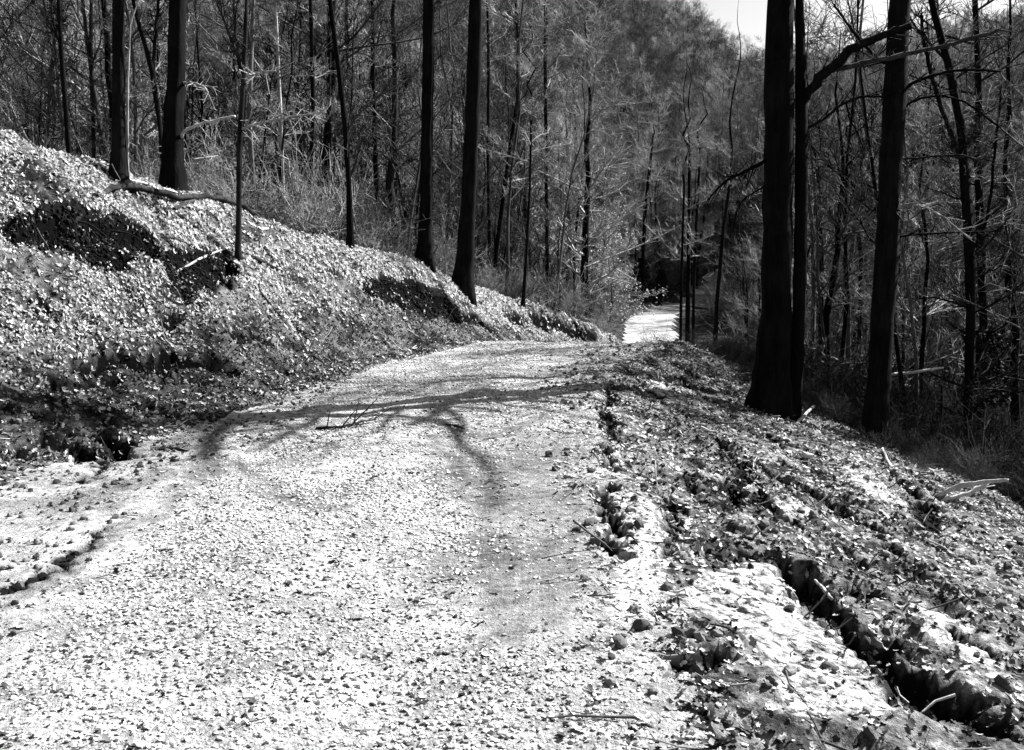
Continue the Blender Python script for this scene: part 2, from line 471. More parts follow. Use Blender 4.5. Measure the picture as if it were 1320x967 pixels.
def spawn(R, p0, p1, r1, n, lmin, lmax, up=.3, spread=1.0, tmin=.1, rfac=.5):
    """n children from every segment p0->p1 (arrays); returns new segment arrays"""
    m = len(p0)
    t = tmin + (1 - tmin) * R.random((m, n))
    base = p0[:, None] + (p1 - p0)[:, None] * t[..., None]
    d = (p1 - p0); L = np.linalg.norm(d, axis=1); d = d / (L[:, None] + 1e-9)
    nd = d[:, None] * .8 + spread * R.normal(size=(m, n, 3)) * .6 + np.array([0, 0, up])
    nd /= np.linalg.norm(nd, axis=2)[..., None]
    ln = lmin + (lmax - lmin) * R.random((m, n))
    q = base + nd * ln[..., None]
    r = np.repeat(np.asarray(r1)[:, None], n, 1) * rfac
    return base.reshape(-1, 3), q.reshape(-1, 3), r.ravel()

def crown_segments(R, trunk, rad, z0, z1, n1, blen, dens=1.0, tw=.004, up=.5, shape='oval'):
    """branches off a trunk polyline between heights z0..z1: returns list of (p0,p1,r0,r1)"""
    out = []
    zs = trunk[:, 2]
    P0 = []; P1 = []; RR_ = []
    for i in range(n1):
        f = R.random()
        z = z0 + (z1 - z0) * f
        b = np.array([np.interp(z, zs, trunk[:, c]) for c in range(3)])
        tr = np.interp(z, zs, rad)
        a = R.random() * 2 * math.pi
        L = blen * (1 - .65 * f) * (.6 + .7 * R.random())
        d = np.array([math.cos(a), math.sin(a), up * (.3 + R.random())]); d /= np.linalg.norm(d)
        r = min(tr * .5, L * .017 + .005)
        p = b.copy(); ns = 4
        for s_ in range(ns):
            d = d + R.normal(size=3) * .18 + np.array([0, 0, .09]); d /= np.linalg.norm(d)
            q = p + d * L / ns
            ra, rb = r * (1 - s_ / ns * .75), r * (1 - (s_ + 1) / ns * .75)
            out.append((p, q, ra, rb)); P0.append(p); P1.append(q); RR_.append(rb)
            p = q
    if not out: return None
    a0 = np.array([o[0] for o in out]); a1 = np.array([o[1] for o in out]); ar = np.array([o[2] for o in out]); br = np.array([o[3] for o in out])
    sets = [(a0, a1, ar, br)]
    n2 = max(1, int(round(3 * dens)))
    b0, b1, b_r = spawn(R, a0, a1, br, n2, blen * .12, blen * .3, .35, .9)
    b_r = np.maximum(b_r, tw * 1.3)
    sets.append((b0, b1, b_r * 1.1, b_r * .6))
    n3 = max(1, int(round(3 * dens)))
    c0, c1, c_r = spawn(R, b0, b1, b_r, n3, blen * .06, blen * .16, .3, 1.1)
    c_r = np.maximum(c_r, tw)
    sets.append((c0, c1, c_r, c_r * .6))
    n4 = max(1, int(round(2 * dens)))
    d0, d1, d_r = spawn(R, c0, c1, c_r, n4, blen * .03, blen * .09, .2, 1.3)
    d_r = np.maximum(d_r * .8, tw * .8)
    sets.append((d0, d1, d_r, d_r * .6))
    return sets

def wander(R, base, H, lean=(0, 0), wob=.05, n=12):
    t = np.linspace(0, 1, n)
    off = np.cumsum(R.normal(size=(n, 2)) * wob * H / n, 0); off -= off[0]
    P = np.zeros((n, 3))
    P[:, 0] = base[0] + lean[0] * t * H + off[:, 0]; P[:, 1] = base[1] + lean[1] * t * H + off[:, 1]
    P[:, 2] = base[2] + t * H
    return P

# ------------------------------------------------------------------ the ground, one grid shared out over road, bank, shoulder and woods
def graded(parts):
    out = []
    for a, b, st in parts: out.append(np.arange(a, b, st))
    return np.concatenate(out)
def grow(start, end, step, g=1.09):
    o = []; x = start
    while abs(x) < abs(end):
        o.append(x); x += step * math.copysign(1, end); step *= g
    o.append(end); return np.array(o)
xs = np.concatenate([grow(-7.6, -700, .08)[::-1], graded([(-7.54, -3, .05), (-3, 3, .035), (3, 7, .045)]), grow(7, 700, .08)])
ys = np.concatenate([grow(-.5, -60, .3)[::-1], graded([(-.3, 2.4, .12), (2.4, 7, .03), (7, 12, .04), (12, 20, .06), (20, 30, .11)]), grow(30, 900, .2, 1.06)])
GXX, GYY = np.meshgrid(xs, ys)
FLD = fields(GXX, GYY)
GZZ = height(GXX, GYY, FLD)
nx, ny = len(xs), len(ys)
ctrX = (GXX[:-1, :-1] + GXX[1:, 1:]) / 2; ctrY = (GYY[:-1, :-1] + GYY[1:, 1:]) / 2
XLc, XRc = edges(ctrY)
jit = .18 * (fbm(ctrX * 3, ctrY * 3, 91, 3) - .5)
is_road = (ctrX + jit > XLc) & (ctrX + jit < XRc) & (ctrY < 110)
gxc = np.interp(ctrY, GY, GX); exc = np.interp(ctrY, EY, EX)
is_bank = (~is_road) & (ctrX < XLc) & (ctrX > gxc - 2.5) & (ctrY < 34)
is_shoulder = (~is_road) & (ctrX >= XRc) & (ctrX < exc + .3) & (ctrY < 24)
is_wood = ~(is_road | is_bank | is_shoulder)
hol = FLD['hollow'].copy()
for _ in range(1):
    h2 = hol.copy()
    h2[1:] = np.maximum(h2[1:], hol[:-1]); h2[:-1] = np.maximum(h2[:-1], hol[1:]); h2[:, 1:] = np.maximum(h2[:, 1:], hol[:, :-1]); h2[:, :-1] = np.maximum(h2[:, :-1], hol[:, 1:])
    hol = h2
soil_shade_v = np.clip(sstep(0, .22, FLD['gully']) + hol, 0, 1)  # where gullies and hollows get their shade painted as dark soil
idx = (np.arange(ny - 1)[:, None] * nx + np.arange(nx - 1)[None]).astype(np.int64)
AllV = np.stack([GXX, GYY, GZZ], -1).reshape(-1, 3)
gy_, gx_ = np.gradient(GZZ, ys, xs)
NRM = np.stack([-gx_, -gy_, np.ones_like(GZZ)], -1).reshape(-1, 3)
NRM /= np.linalg.norm(NRM, axis=1)[:, None]
def sheet(name, mask, mat):
    f = idx[mask]
    F = np.stack([f, f + 1, f + 1 + nx, f + nx], -1)
    used, inv = np.unique(F.ravel(), return_inverse=True)
    me = new_mesh(name, AllV[used], inv.reshape(-1, 4), mat, True)
    for nm, arr in (('soil', soil_shade_v), ('silt', FLD['silt']), ('damp', FLD['damp'])):
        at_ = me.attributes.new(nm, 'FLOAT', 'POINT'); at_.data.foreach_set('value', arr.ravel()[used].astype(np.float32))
    me.normals_split_custom_set_from_vertices(NRM[used].tolist())
    return tag(link(name, me), kind='structure')
tag(sheet('dirt_road', is_road, M_ROAD), 'pale rutted dirt and gravel wagon road running over a rise')
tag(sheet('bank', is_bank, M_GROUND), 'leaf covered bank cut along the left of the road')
tag(sheet('ground', is_shoulder, M_SHOULDER), 'eroded clay shoulder right of the road')
tag(sheet('hillside', is_wood, M_WOODFLOOR), 'woodland floor of the valley and far hillside')

# ------------------------------------------------------------------ scatter (geometry-node instances, one object per kind of litter)
HID = {}
def source_collection(name, meshes):
    c = bpy.data.collections.new(name)
    for i, me in enumerate(meshes):
        o = bpy.data.objects.new('%s_%02d' % (name, i), me); c.objects.link(o)
    HID[name] = c
    return c
def scatter(name, label, P, rot, scl, coll, nvar, seed=0):
    me = bpy.data.meshes.new(name)
    n = len(P)
    me.vertices.add(n); me.vertices.foreach_set('co', np.asarray(P, np.float32).ravel())
    a = me.attributes.new('rot', 'FLOAT_VECTOR', 'POINT'); a.data.foreach_set('vector', np.asarray(rot, np.float32).ravel())
    scl = np.asarray(scl, np.float32)
    if scl.ndim == 1: scl = np.repeat(scl[:, None], 3, 1)
    a = me.attributes.new('scl', 'FLOAT_VECTOR', 'POINT'); a.data.foreach_set('vector', np.ascontiguousarray(scl).ravel())
    a = me.attributes.new('pick', 'INT', 'POINT'); a.data.foreach_set('value', rng.integers(0, nvar, n).astype(np.int32))
    o = link(name, me)
    ng = bpy.data.node_groups.new(name, 'GeometryNodeTree')
    ng.interface.new_socket('Geometry', in_out='INPUT', socket_type='NodeSocketGeometry')
    ng.interface.new_socket('Geometry', in_out='OUTPUT', socket_type='NodeSocketGeometry')
    N, L = ng.nodes, ng.links
    gi, go = N.new('NodeGroupInput'), N.new('NodeGroupOutput')
    ci = N.new('GeometryNodeCollectionInfo'); ci.inputs['Collection'].default_value = coll
    ci.inputs['Separate Children'].default_value = True; ci.inputs['Reset Children'].default_value = True
    ip = N.new('GeometryNodeInstanceOnPoints'); ip.inputs['Pick Instance'].default_value = True
    def na(nm, ty):
        x = N.new('GeometryNodeInputNamedAttribute'); x.data_type = ty; x.inputs['Name'].default_value = nm
        return x.outputs['Attribute']
    L.new(gi.outputs[0], ip.inputs['Points']); L.new(ci.outputs[0], ip.inputs['Instance'])
    L.new(na('pick', 'INT'), ip.inputs['Instance Index'])
    e = N.new('FunctionNodeEulerToRotation'); L.new(na('rot', 'FLOAT_VECTOR'), e.inputs[0])
    L.new(e.outputs[0], ip.inputs['Rotation']); L.new(na('scl', 'FLOAT_VECTOR'), ip.inputs['Scale'])
    L.new(ip.outputs[0], go.inputs[0])
    md = o.modifiers.new('scatter', 'NODES'); md.node_group = ng
    tag(o, label, kind='stuff')
    return o

def leaf_mesh(i, mat=None):
    R = np.random.default_rng(100 + i)
    # lobed outline: stem, three lobes a side, tip; folded along the midrib
    half = [(0, .05), (.22, .28), (.34, .14), (.55, .36), (.68, .17), (.84, .24), (1, .02)]
    V = []; curl = .25 + .5 * R.random(); fold = .15 + .3 * R.random()
    for x, w in half:
        z = curl * (x - .5) ** 2
        V += [(x - .5, 0, z), (x - .5 + .03, w, z + fold * w), (x - .5 - .03, -w, z + fold * w * (.4 + R.random()))]
    F = []
    for k in range(len(half) - 1):
        a, b = 3 * k, 3 * k + 3
        F += [(a, b, b + 1, a + 1), (a, a + 2, b + 2, b)]
    return new_mesh('leaf', V, F, mat or M_LEAF)
def lump_mesh(i, mat, name, flat=.6, sub=1):
    import bmesh
    R = np.random.default_rng(200 + i)
    bm = bmesh.new(); bmesh.ops.create_icosphere(bm, subdivisions=sub, radius=.5)
    for v in bm.verts:
        v.co *= 1 + .5 * (R.random() - .5); v.co.z *= flat
    if sub > 1:
        k = R.normal(size=(5, 3)); k /= np.linalg.norm(k, axis=1)[:, None]
        for v in bm.verts:      # chip flat facets
            for q in k:
                d = v.co.dot(Vector(q)) - .36
                if d > 0: v.co -= Vector(q) * d
    me = bpy.data.meshes.new(name); bm.to_mesh(me); bm.free(); me.materials.append(mat)
    return me
def stick_mesh(i):
    R = np.random.default_rng(300 + i)
    t = Tubes(); n = 5
    P = np.zeros((n, 3)); P[:, 0] = np.linspace(-.5, .5, n); P[:, 1] = .06 * R.normal(size=n); P[:, 2] = .03 * R.normal(size=n)
    t.tube(P, np.linspace(.018, .007, n), 4, cap=False)
    t.segs(P[2:4], P[2:4] + np.array([[.16, .14, .03], [.12, -.12, .05]]), [.008, .007], [.004, .004])
    return t.mesh('stick', M_STICK)
C_LEAF = source_collection('leaf', [leaf_mesh(i) for i in range(5)])
C_LEAFD = source_collection('damp_leaf', [leaf_mesh(i + 5, M_LEAF_DARK) for i in range(5)])
C_STONE = source_collection('stone', [lump_mesh(i, M_STONE, 'stone', .42, 1) for i in range(6)])
C_CLOD = source_collection('clod', [lump_mesh(i, M_CLOD, 'clod', .65, 2) for i in range(5)])
C_STICK = source_collection('stick', [stick_mesh(i) for i in range(5)])

def ground_points(n, x0, x1, y0, y1, ybias=1.0):
    """random points, denser near the camera when ybias > 1"""
    X = x0 + (x1 - x0) * rng.random(n); Y = y0 + (y1 - y0) * rng.random(n) ** ybias
    return X, Y
def finish_scatter(name, label, X, Y, size, coll, nvar, tilt=.5, lift=0., flat=None):
    F = fields(X, Y)
    Z = height(X, Y, F)
    e = .08
    sx = (height(X + e, Y) - height(X - e, Y)) / (2 * e); sy = (height(X, Y + e) - height(X, Y - e)) / (2 * e)
    n = len(X)
    rot = np.stack([np.arctan(sy) + tilt * rng.normal(size=n), -np.arctan(sx) + tilt * rng.normal(size=n), 6.283 * rng.random(n)], -1)
    return scatter(name, label, np.stack([X, Y, Z + lift * size], -1), rot, size, coll, nvar)

# gravel on the road
def gravel(n, y0, y1, s0, s1):
    X, Y = ground_points(n, -3.2, 5.5, y0, y1)
    XL, XR = edges(Y)
    XG = np.interp(Y, [3, 5, 8, 10, 12, 14], [-2.0, -2.2, -2.4, -2.5, -2.3, -1.9])
    XL = np.maximum(XL, XG)
    u = (X - XL) / (XR - XL)
    F = fields(X, Y)
    dens = sstep(-.1, .12, u) * (1 - sstep(.72, 1.12, u)) * (1 - .75 * F['damp']) * (.35 + .65 * sstep(.35, .6, fbm(X * 1.1, Y * .9, 7, 3)))
    k = rng.random(n) < dens
    X, Y = X[k], Y[k]
    return X, Y, s0 + (s1 - s0) * rng.random(len(X)) ** 2.2
gs = [gravel(150000, 2.2, 8.5, .007, .03), gravel(70000, 8.5, 18.6, .012, .036)]
finish_scatter('gravel', 'pale crushed stone loose on the road surface', np.concatenate([g[0] for g in gs]), np.concatenate([g[1] for g in gs]),
               np.concatenate([g[2] for g in gs]), C_STONE, 6, .4, .12)
# damp dark leaves in the low bank and scraps on the road
X, Y = ground_points(240000, -9, 7, 2.6, 26)
XL, XR = edges(Y); gx = np.interp(Y, GY, GX); ex = np.interp(Y, EY, EX); u = (XL - X) / (XL - gx)
F = fields(X, Y)
dl = ((u > .0) & (u < 1.3)) * (.85 - .6 * sstep(.32, .52, u)) + ((X > XR - .1) & (X < ex + 1)) * .75 * (1 - .9 * F['silt']) * sstep(.40, .54, fbm(X * 1.6, Y * 1.6, 117, 4))
k = rng.random(len(X)) < dl
finish_scatter('damp_leaf_litter', 'dark damp leaves low on the bank and in hollows of the shoulder', X[k], Y[k], .05 * (.5 + .7 * rng.random(k.sum())), C_LEAFD, 5, .45, .12)
X, Y = ground_points(9500, -3.6, 3.4, 2.4, 18)
XL, XR = edges(Y); k = (X > XL) & (X < XR) & (rng.random(len(X)) < .12 + .88 * sstep(.48, .66, fbm(X * 1.3, Y * 1.3, 118, 4)))
finish_scatter('leaf_scraps', 'dark leaf scraps pressed into the gravel of the road', X[k], Y[k], .022 + .035 * rng.random(k.sum()) ** 2, C_LEAFD, 5, .25, .1)
# dry leaves on the bank
def leaves_on_bank(n, y0, y1, s):
    X, Y = ground_points(n, -9.5, 4.5, y0, y1)
    XL, XR = edges(Y); gx = np.interp(Y, GY, GX)
    u = (XL - X) / (XL - gx)
    F = fields(X, Y)
    foot = .07 + .93 * sstep(.27, .48, u + .26 * (fbm(X * .8, Y * .8, 13, 2) - .5))
    dens = (u > -.02) * foot * (1 - sstep(0.9, 1.9, u) * .6) * (1 - .9 * F['hollow']) * (1 - .8 * F['gully']) * (.12 + .88 * sstep(.36, .54, fbm(X * 1.7, Y * 1.7, 17, 4)))
    k = rng.random(n) < dens
    return X[k], Y[k], s * (.45 + 1.0 * rng.random(k.sum()) ** 1.4)
ls = [leaves_on_bank(270000, 3, 13, .055), leaves_on_bank(230000, 13, 24, .066), leaves_on_bank(30000, 24, 34, .09)]
finish_scatter('leaf_litter', 'pale dry oak leaves carpeting the left bank', np.concatenate([g[0] for g in ls]), np.concatenate([g[1] for g in ls]),
               np.concatenate([g[2] for g in ls]), C_LEAF, 5, .5, .12)
C_HUMUS_SHADE = source_collection('humus_shade_lump', [lump_mesh(i + 70, M_HUMUS_SHADE, 'humus_shade_lump', .8, 2) for i in range(4)])
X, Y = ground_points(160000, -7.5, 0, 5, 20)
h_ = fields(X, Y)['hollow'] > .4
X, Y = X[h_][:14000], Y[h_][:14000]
finish_scatter('hollow_humus_shade', 'crumbling humus toned near black for the shade in the three hollows of the bank', X, Y, .012 + .05 * rng.random(len(X)) ** 2, C_HUMUS_SHADE, 4, .6, .2)  # lumps carry the painted shade of the hollows
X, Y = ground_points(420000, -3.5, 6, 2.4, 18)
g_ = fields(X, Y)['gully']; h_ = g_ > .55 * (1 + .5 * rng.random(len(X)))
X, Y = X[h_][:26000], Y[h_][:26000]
finish_scatter('gully_mud_shade', 'crumbled mud in the gullies, toned near black for their shade', X, Y, .012 + .06 * rng.random(len(X)) ** 2.5, C_HUMUS_SHADE, 4, .6, .15)  # same near-black lumps deepen the painted shade of the gullies
# leaves, clods and sticks on the right shoulder
def on_shoulder(n, y0, y1, edge_in=-.2, over=2.0):
    X, Y = ground_points(n, .3, 9, y0, y1)
    XL, XR = edges(Y); ex = np.interp(Y, EY, EX)
    F = fields(X, Y)
    k = (X > XR + edge_in * rng.random(n) * 4) & (X < ex + over) & (rng.random(n) > .45 * F['silt']) & (rng.random(n) < .05 + .75 * sstep(.42, .56, 1 - fbm(X * 1.6, Y * 1.6, 117, 4)))
    return X[k], Y[k]
X, Y = on_shoulder(80000, 2.3, 20)
finish_scatter('leaf_scatter', 'dry leaves strewn thinly over the clay shoulder on the right', X, Y, .05 * (.35 + .9 * rng.random(len(X)) ** 1.5), C_LEAF, 5, .4, .1)
X, Y = on_shoulder(26000, 2.3, 20, -.4, .6)
finish_scatter('soil_clods', 'crumbly clods on the eroded right shoulder', X, Y, .012 + .075 * rng.random(len(X)) ** 5, C_CLOD, 5, .5, .15)
X, Y = ground_points(60000, -5.5, -1.6, 3, 18)
XL, XR = edges(Y); k = (X < XL + 1.1) & (X > XL - 1.5) & (X < -2.2) & (rng.random(len(X)) < (.12 + .5 * sstep(.38, .6, fbm(X * 3, Y * 3, 120, 4))))
finish_scatter('bank_clods', 'crumbly clods along the foot of the left bank', X[k], Y[k], .008 + .05 * rng.random(k.sum()) ** 7, C_CLOD, 5, .5, .15)
X, Y = ground_points(5200, -8, 8, 3, 24)
XL, XR = edges(Y); ex = np.interp(Y, EY, EX)
k = ((X < XL - .1) | (X > XR - .5)) & (X < ex + 2)
X, Y = X[k], Y[k]
finish_scatter('twig_litter', 'short fallen twigs strewn over bank and shoulder', X, Y, .1 + .4 * rng.random(len(X)) ** 3, C_STICK, 5, .12, .03)
X, Y = ground_points(1100, -2.5, 2.4, 2.8, 17)
XL, XR = edges(Y); k = (X > XL) & (X < XR)
finish_scatter('road_litter', 'dark twigs and leaf scraps lying on the road', X[k], Y[k], .05 + .16 * rng.random(k.sum()) ** 2, C_STICK, 5, .05, .04)

# ------------------------------------------------------------------ trees
def smooth_poly(P, n):
    P = np.asarray(P, float)
    t = np.linspace(0, 1, len(P)); tt = np.linspace(0, 1, n)
    # Catmull-Rom through the points
    out = []
    m = len(P) - 1
    for u in tt * m:
        i = min(int(u), m - 1); f = u - i
        p0, p1, p2, p3 = P[max(i - 1, 0)], P[i], P[i + 1], P[min(i + 2, m)]
        out.append(.5 * (2 * p1 + (p2 - p0) * f + (2 * p0 - 5 * p1 + 4 * p2 - p3) * f * f + (3 * p1 - p0 - 3 * p2 + p3) * f ** 3))
    return np.array(out)

def branch_part(root, pts, w, Y0, dY, seed, mat, twigs=2, name='branch', label=None, tl=.35):
    n = len(pts)
    W = np.array([at_depth(p[0], p[1], Y0 + dY * i / (n - 1)) for i, p in enumerate(pts)])
    S = smooth_poly(W, n * 4)
    r = np.linspace(w[0], w[1], len(S)) * Y0 / FPX / 2
    R = np.random.default_rng(seed)
    S[1:-1] += R.normal(size=(len(S) - 2, 3)) * r[1:-1, None] * .25
    t = Tubes()
    t.tube(S, r, 6, .25, seed)
    if twigs:
        a, b, rr = spawn(R, S[2:-1], S[3:], r[3:], twigs, tl * .4, tl, .1, 1.1)
        rr = np.clip(rr, .0025, .012)
        t.segs(a, b, rr, rr * .6)
        c, d, r3 = spawn(R, a, b, rr, 2, tl * .2, tl * .5, .1, 1.3)
        r3 = np.maximum(r3, .002)
        t.segs(c, d, r3, r3 * .6)
    o = link(name, t.mesh(name, mat), root)
    o.matrix_parent_inverse = Matrix.Translation(-Vector(root.location))
    if label: o['label'] = label
    return o

def hero(label, pts, w, Hm, name='bare_tree', mat=M_BARK, flare=1.5, crown=(7, 18, 2.6), branches=(), seed=1, sides=14, group=None, cat='tree', Y=None, twigmat=M_TWIG, low=None, dens=1.0, vines=None):
    """a tree seen in the photo: trunk from pixels on the plane of its foot; goes on upward out of the frame"""
    if Y is None:
        b = at(*pts[0])
        zb = float(height(b[0:1], b[1:2])[0]); Y0 = b[1]
    else:
        Y0 = Y
        b = at_depth(pts[0][0], pts[0][1], Y0)
        zb = float(height(b[0:1], b[1:2])[0])
    P = np.array([at_depth(p[0], p[1], Y0) for p in pts])
    wr = np.array(w) * Y0 / FPX / 2
    P[0, 2] = zb
    root = bpy.data.objects.new(name, None); COL.objects.link(root)
    root.location = (P[0, 0], P[0, 1], zb)
    root.empty_display_size = .3
    tag(root, label, cat, group)
    inv = Matrix.Translation(-Vector(root.location))
    R = np.random.default_rng(seed)
    top = P[-1].copy()
    if Hm > top[2] - zb:
        rise = P[-1] - P[-2]; rise = rise / rise[2]
        k = 7
        ext = []
        rem = zb + Hm - top[2]
        for i in range(1, k + 1):
            ext.append(top + rise * rem * i / k * (1 - .3 * i / k) * [1, 1, 0] + [R.normal() * .1, R.normal() * .1, rem * i / k])
        P2 = np.vstack([P, ext])
        wr2 = np.concatenate([wr, wr[-1] * (1 - .9 * np.arange(1, k + 1) / k)])
    else: P2, wr2 = P, wr
    nS = 46
    # resample by height
    seglen = np.concatenate([[0], np.cumsum(np.linalg.norm(np.diff(P2, axis=0), axis=1))])
    tt = seglen[-1] * np.linspace(0, 1, nS) ** 1.5
    S = np.stack([np.interp(tt, seglen, P2[:, c]) for c in range(3)], -1)
    rad = np.interp(tt, seglen, wr2)
    S[2:, :2] += R.normal(size=(nS - 2, 2)) * (rad[2:, None] * .025)
    hb = S[:, 2] - zb
    rad = rad * (1 + (flare - 1) * np.exp(-hb / (rad[0] * 2.5)))
    foot = S[:1].copy(); foot[0, 2] -= .25 + rad[0] * .5
    S = np.vstack([foot, S]); rad = np.concatenate([[rad[0] * 1.15], rad])
    t = Tubes(); t.tube(S, rad, sides, .16, seed)
    o = link('trunk', t.mesh('trunk', mat), root); o.matrix_parent_inverse = inv
    if crown:
        z0, z1, bl = crown
        sets = crown_segments(R, S, rad, zb + z0, zb + min(z1, Hm * .97), int(18 * dens) + 4, bl, 1.0, .004)
        t = Tubes()
        for (a, b_, ra, rb) in sets: t.segs(a, b_, ra, rb, 3)
        o = link('crown', t.mesh('crown', twigmat), root); o.matrix_parent_inverse = inv
    if low:
        z0, z1, bl, n1 = low
        sets = crown_segments(R, S, rad, zb + z0, zb + z1, n1, bl, 1.0, .0035, .35)
        t = Tubes()
        for (a, b_, ra, rb) in sets: t.segs(a, b_, ra, rb, 3)
        o = link('low_twigs', t.mesh('low_twigs', twigmat), root); o.matrix_parent_inverse = inv
    if vines:
        z0, z1, wv, nv = vines
        zz = z0 + (z1 - z0) * R.random(nv); a = R.random(nv) * 6.28; rv = wv * R.random(nv) ** .6 * (.4 + vnoise(zz * 1.7, a, seed))
        c = np.stack([np.interp(zb + zz, S[:, 2], S[:, 0]) + rv * np.cos(a), np.interp(zb + zz, S[:, 2], S[:, 1]) + rv * np.sin(a), zb + zz], -1)
        u = R.normal(size=(nv, 3)); u /= np.linalg.norm(u, axis=1)[:, None]; v = R.normal(size=(nv, 3)); v /= np.linalg.norm(v, axis=1)[:, None]
        V = np.stack([c - u * .05, c + v * .035, c + u * .05, c - v * .035], 1).reshape(-1, 3)
        o = link('vines', new_mesh('vines', V, np.arange(4 * nv).reshape(-1, 4), M_NEEDLE), root); o.matrix_parent_inverse = inv
    for i, br in enumerate(branches):
        bp, bw, dY = br[:3]
        kw = br[3] if len(br) > 3 else {}
        branch_part(root, bp, bw, Y0, dY, seed * 31 + i, kw.pop('mat', mat), **kw)
    return root

# the three at the right
tree_a = hero('thickest black tree trunk on the right road edge, standing close beside a thinner one', [(990, 548), (1000, 400), (1003, 250), (1004, 130), (1005, 20), (1006, -20)], [42, 38, 36, 36, 34, 33], 19, seed=3, Y=13.8,
     branches=[([(986, 208), (960, 222), (935, 234), (912, 258)], (5, 2), -.5, {'twigs': 2}), ([(985, 240), (955, 262), (944, 300)], (3, 1.5), .4)])
hero('slender dark tree right against the thickest trunk, with two long limbs arching right', [(1022, 552), (1030, 400), (1033, 250), (1033, 130), (1031, 20), (1031, -20)], [17, 16, 15, 14, 10, 9], 15, seed=4, flare=1.25, Y=13.9,
     branches=[([(1036, 128), (1055, 105), (1080, 80), (1110, 58), (1150, 42), (1175, 34)], (13, 8), -.6, {'twigs': 1}),
               ([(1072, 92), (1110, 82), (1160, 72), (1210, 62), (1250, 50), (1290, 38)], (7, 4), -.9, {'twigs': 1, 'mat': M_TWIG_DARK, 'label': 'long straight limb paler than the trunks'}),  # paler bark stands in for light along the top of this limb
               ([(1036, 168), (1065, 150), (1090, 132), (1115, 124), (1142, 125)], (4, 2.5), .5, {'twigs': 1}),
               ([(1091, 132), (1096, 155), (1106, 172), (1112, 190)], (2.5, 1.5), .5, {'twigs': 1, 'tl': .2})])
tree_c = hero('straight black trunk standing alone right of the close pair, on the shoulder edge', [(1127, 566), (1138, 400), (1146, 250), (1152, 130), (1158, 20), (1160, -20)], [27, 28, 27, 26, 25, 25], 18, seed=5, Y=14.5,
     branches=[([(1155, 85), (1135, 78), (1112, 55), (1090, 27), (1075, 5)], (5, 2.5), .5, {'twigs': 1}),
               ([(1162, 120), (1180, 106), (1215, 94), (1250, 90), (1290, 92)], (6, 3), -.4, {'twigs': 1}),
               ([(1160, 145), (1178, 130), (1210, 124), (1245, 133), (1290, 165)], (4, 2.5), .4, {'twigs': 1}),
               ([(1150, 205), (1190, 203), (1235, 200), (1262, 206)], (3, 2), .8),
               ([(1146, 285), (1160, 266), (1185, 264), (1215, 280), (1240, 300)], (4, 2), -.4, {'mat': M_TWIG}),
               ([(1142, 310), (1170, 303), (1220, 300), (1290, 298)], (4, 2), .6), ])
# right margin thicket trees
hero('dark forked tree at the right picture edge with a tangled ivy-dark top', [(1250, 520), (1252, 400), (1248, 300), (1240, 170), (1222, 80), (1205, 20), (1198, -15)], [11, 12, 12, 10, 9, 8, 8], 14, seed=6, Y=17, mat=M_BARK, low=(1.2, 6, 1.6, 26), twigmat=M_BRUSH,
     branches=[([(1248, 230), (1225, 170), (1205, 110), (1192, 60), (1188, 20)], (6, 4), .5), ([(1250, 330), (1272, 280), (1282, 200), (1290, 120)], (5, 3), .3)])
hero('slim dark tree beside the forked one at the right picture edge', [(1268, 530), (1268, 420), (1264, 300), (1260, 200), (1262, 120), (1258, 20), (1256, -15)], [10, 10, 11, 9, 8, 7, 7], 13, seed=7, Y=18, low=(1, 7, 1.8, 26), twigmat=M_BRUSH, vines=(1.5, 2.9, .42, 2600))
hero('thin upright tree half hidden left of the lone black trunk', [(1058, 470), (1060, 350), (1056, 250), (1052, 200)], [6, 6, 5, 4], 8, seed=8, Y=22, low=(1, 7, 1.3, 14), crown=None)
hero('thin dark tree behind the lone black trunk, seen in the brush to its left', [(1108, 480), (1110, 330), (1098, 230), (1096, 180)], [5, 5, 4, 3], 8, seed=9, Y=24, low=(1, 7, 1.4, 14), crown=None)
hero('slender dark tree leaning right just beyond the road crest', [(921, 447), (925, 380), (932, 300), (941, 235), (944, 190)], [6, 5, 4, 4, 3], 8, seed=10, Y=22, low=(3, 7, 1.2, 10), crown=None)
for i, (pp, ww, lab) in enumerate([([(877, 452), (878, 380), (880, 300), (882, 240)], [4, 4, 3, 3], 'leftmost of three thin trunks right of the far stretch of road'),
                      ([(886, 452), (887, 380), (888, 300), (889, 210)], [7, 6, 5, 4], 'thickest and middle one of three trunks right of the far stretch of road'),
                      ([(894, 452), (894, 380), (897, 300), (903, 190)], [5, 4, 4, 3], 'rightmost of three thin trunks right of the far stretch of road')]):
    hero(lab, pp, ww, 9, seed=20 + i, Y=28 + i, low=(3, 8, 1.4, 10), crown=None, flare=1.1, sides=8, group='three thin trunks by the far road')

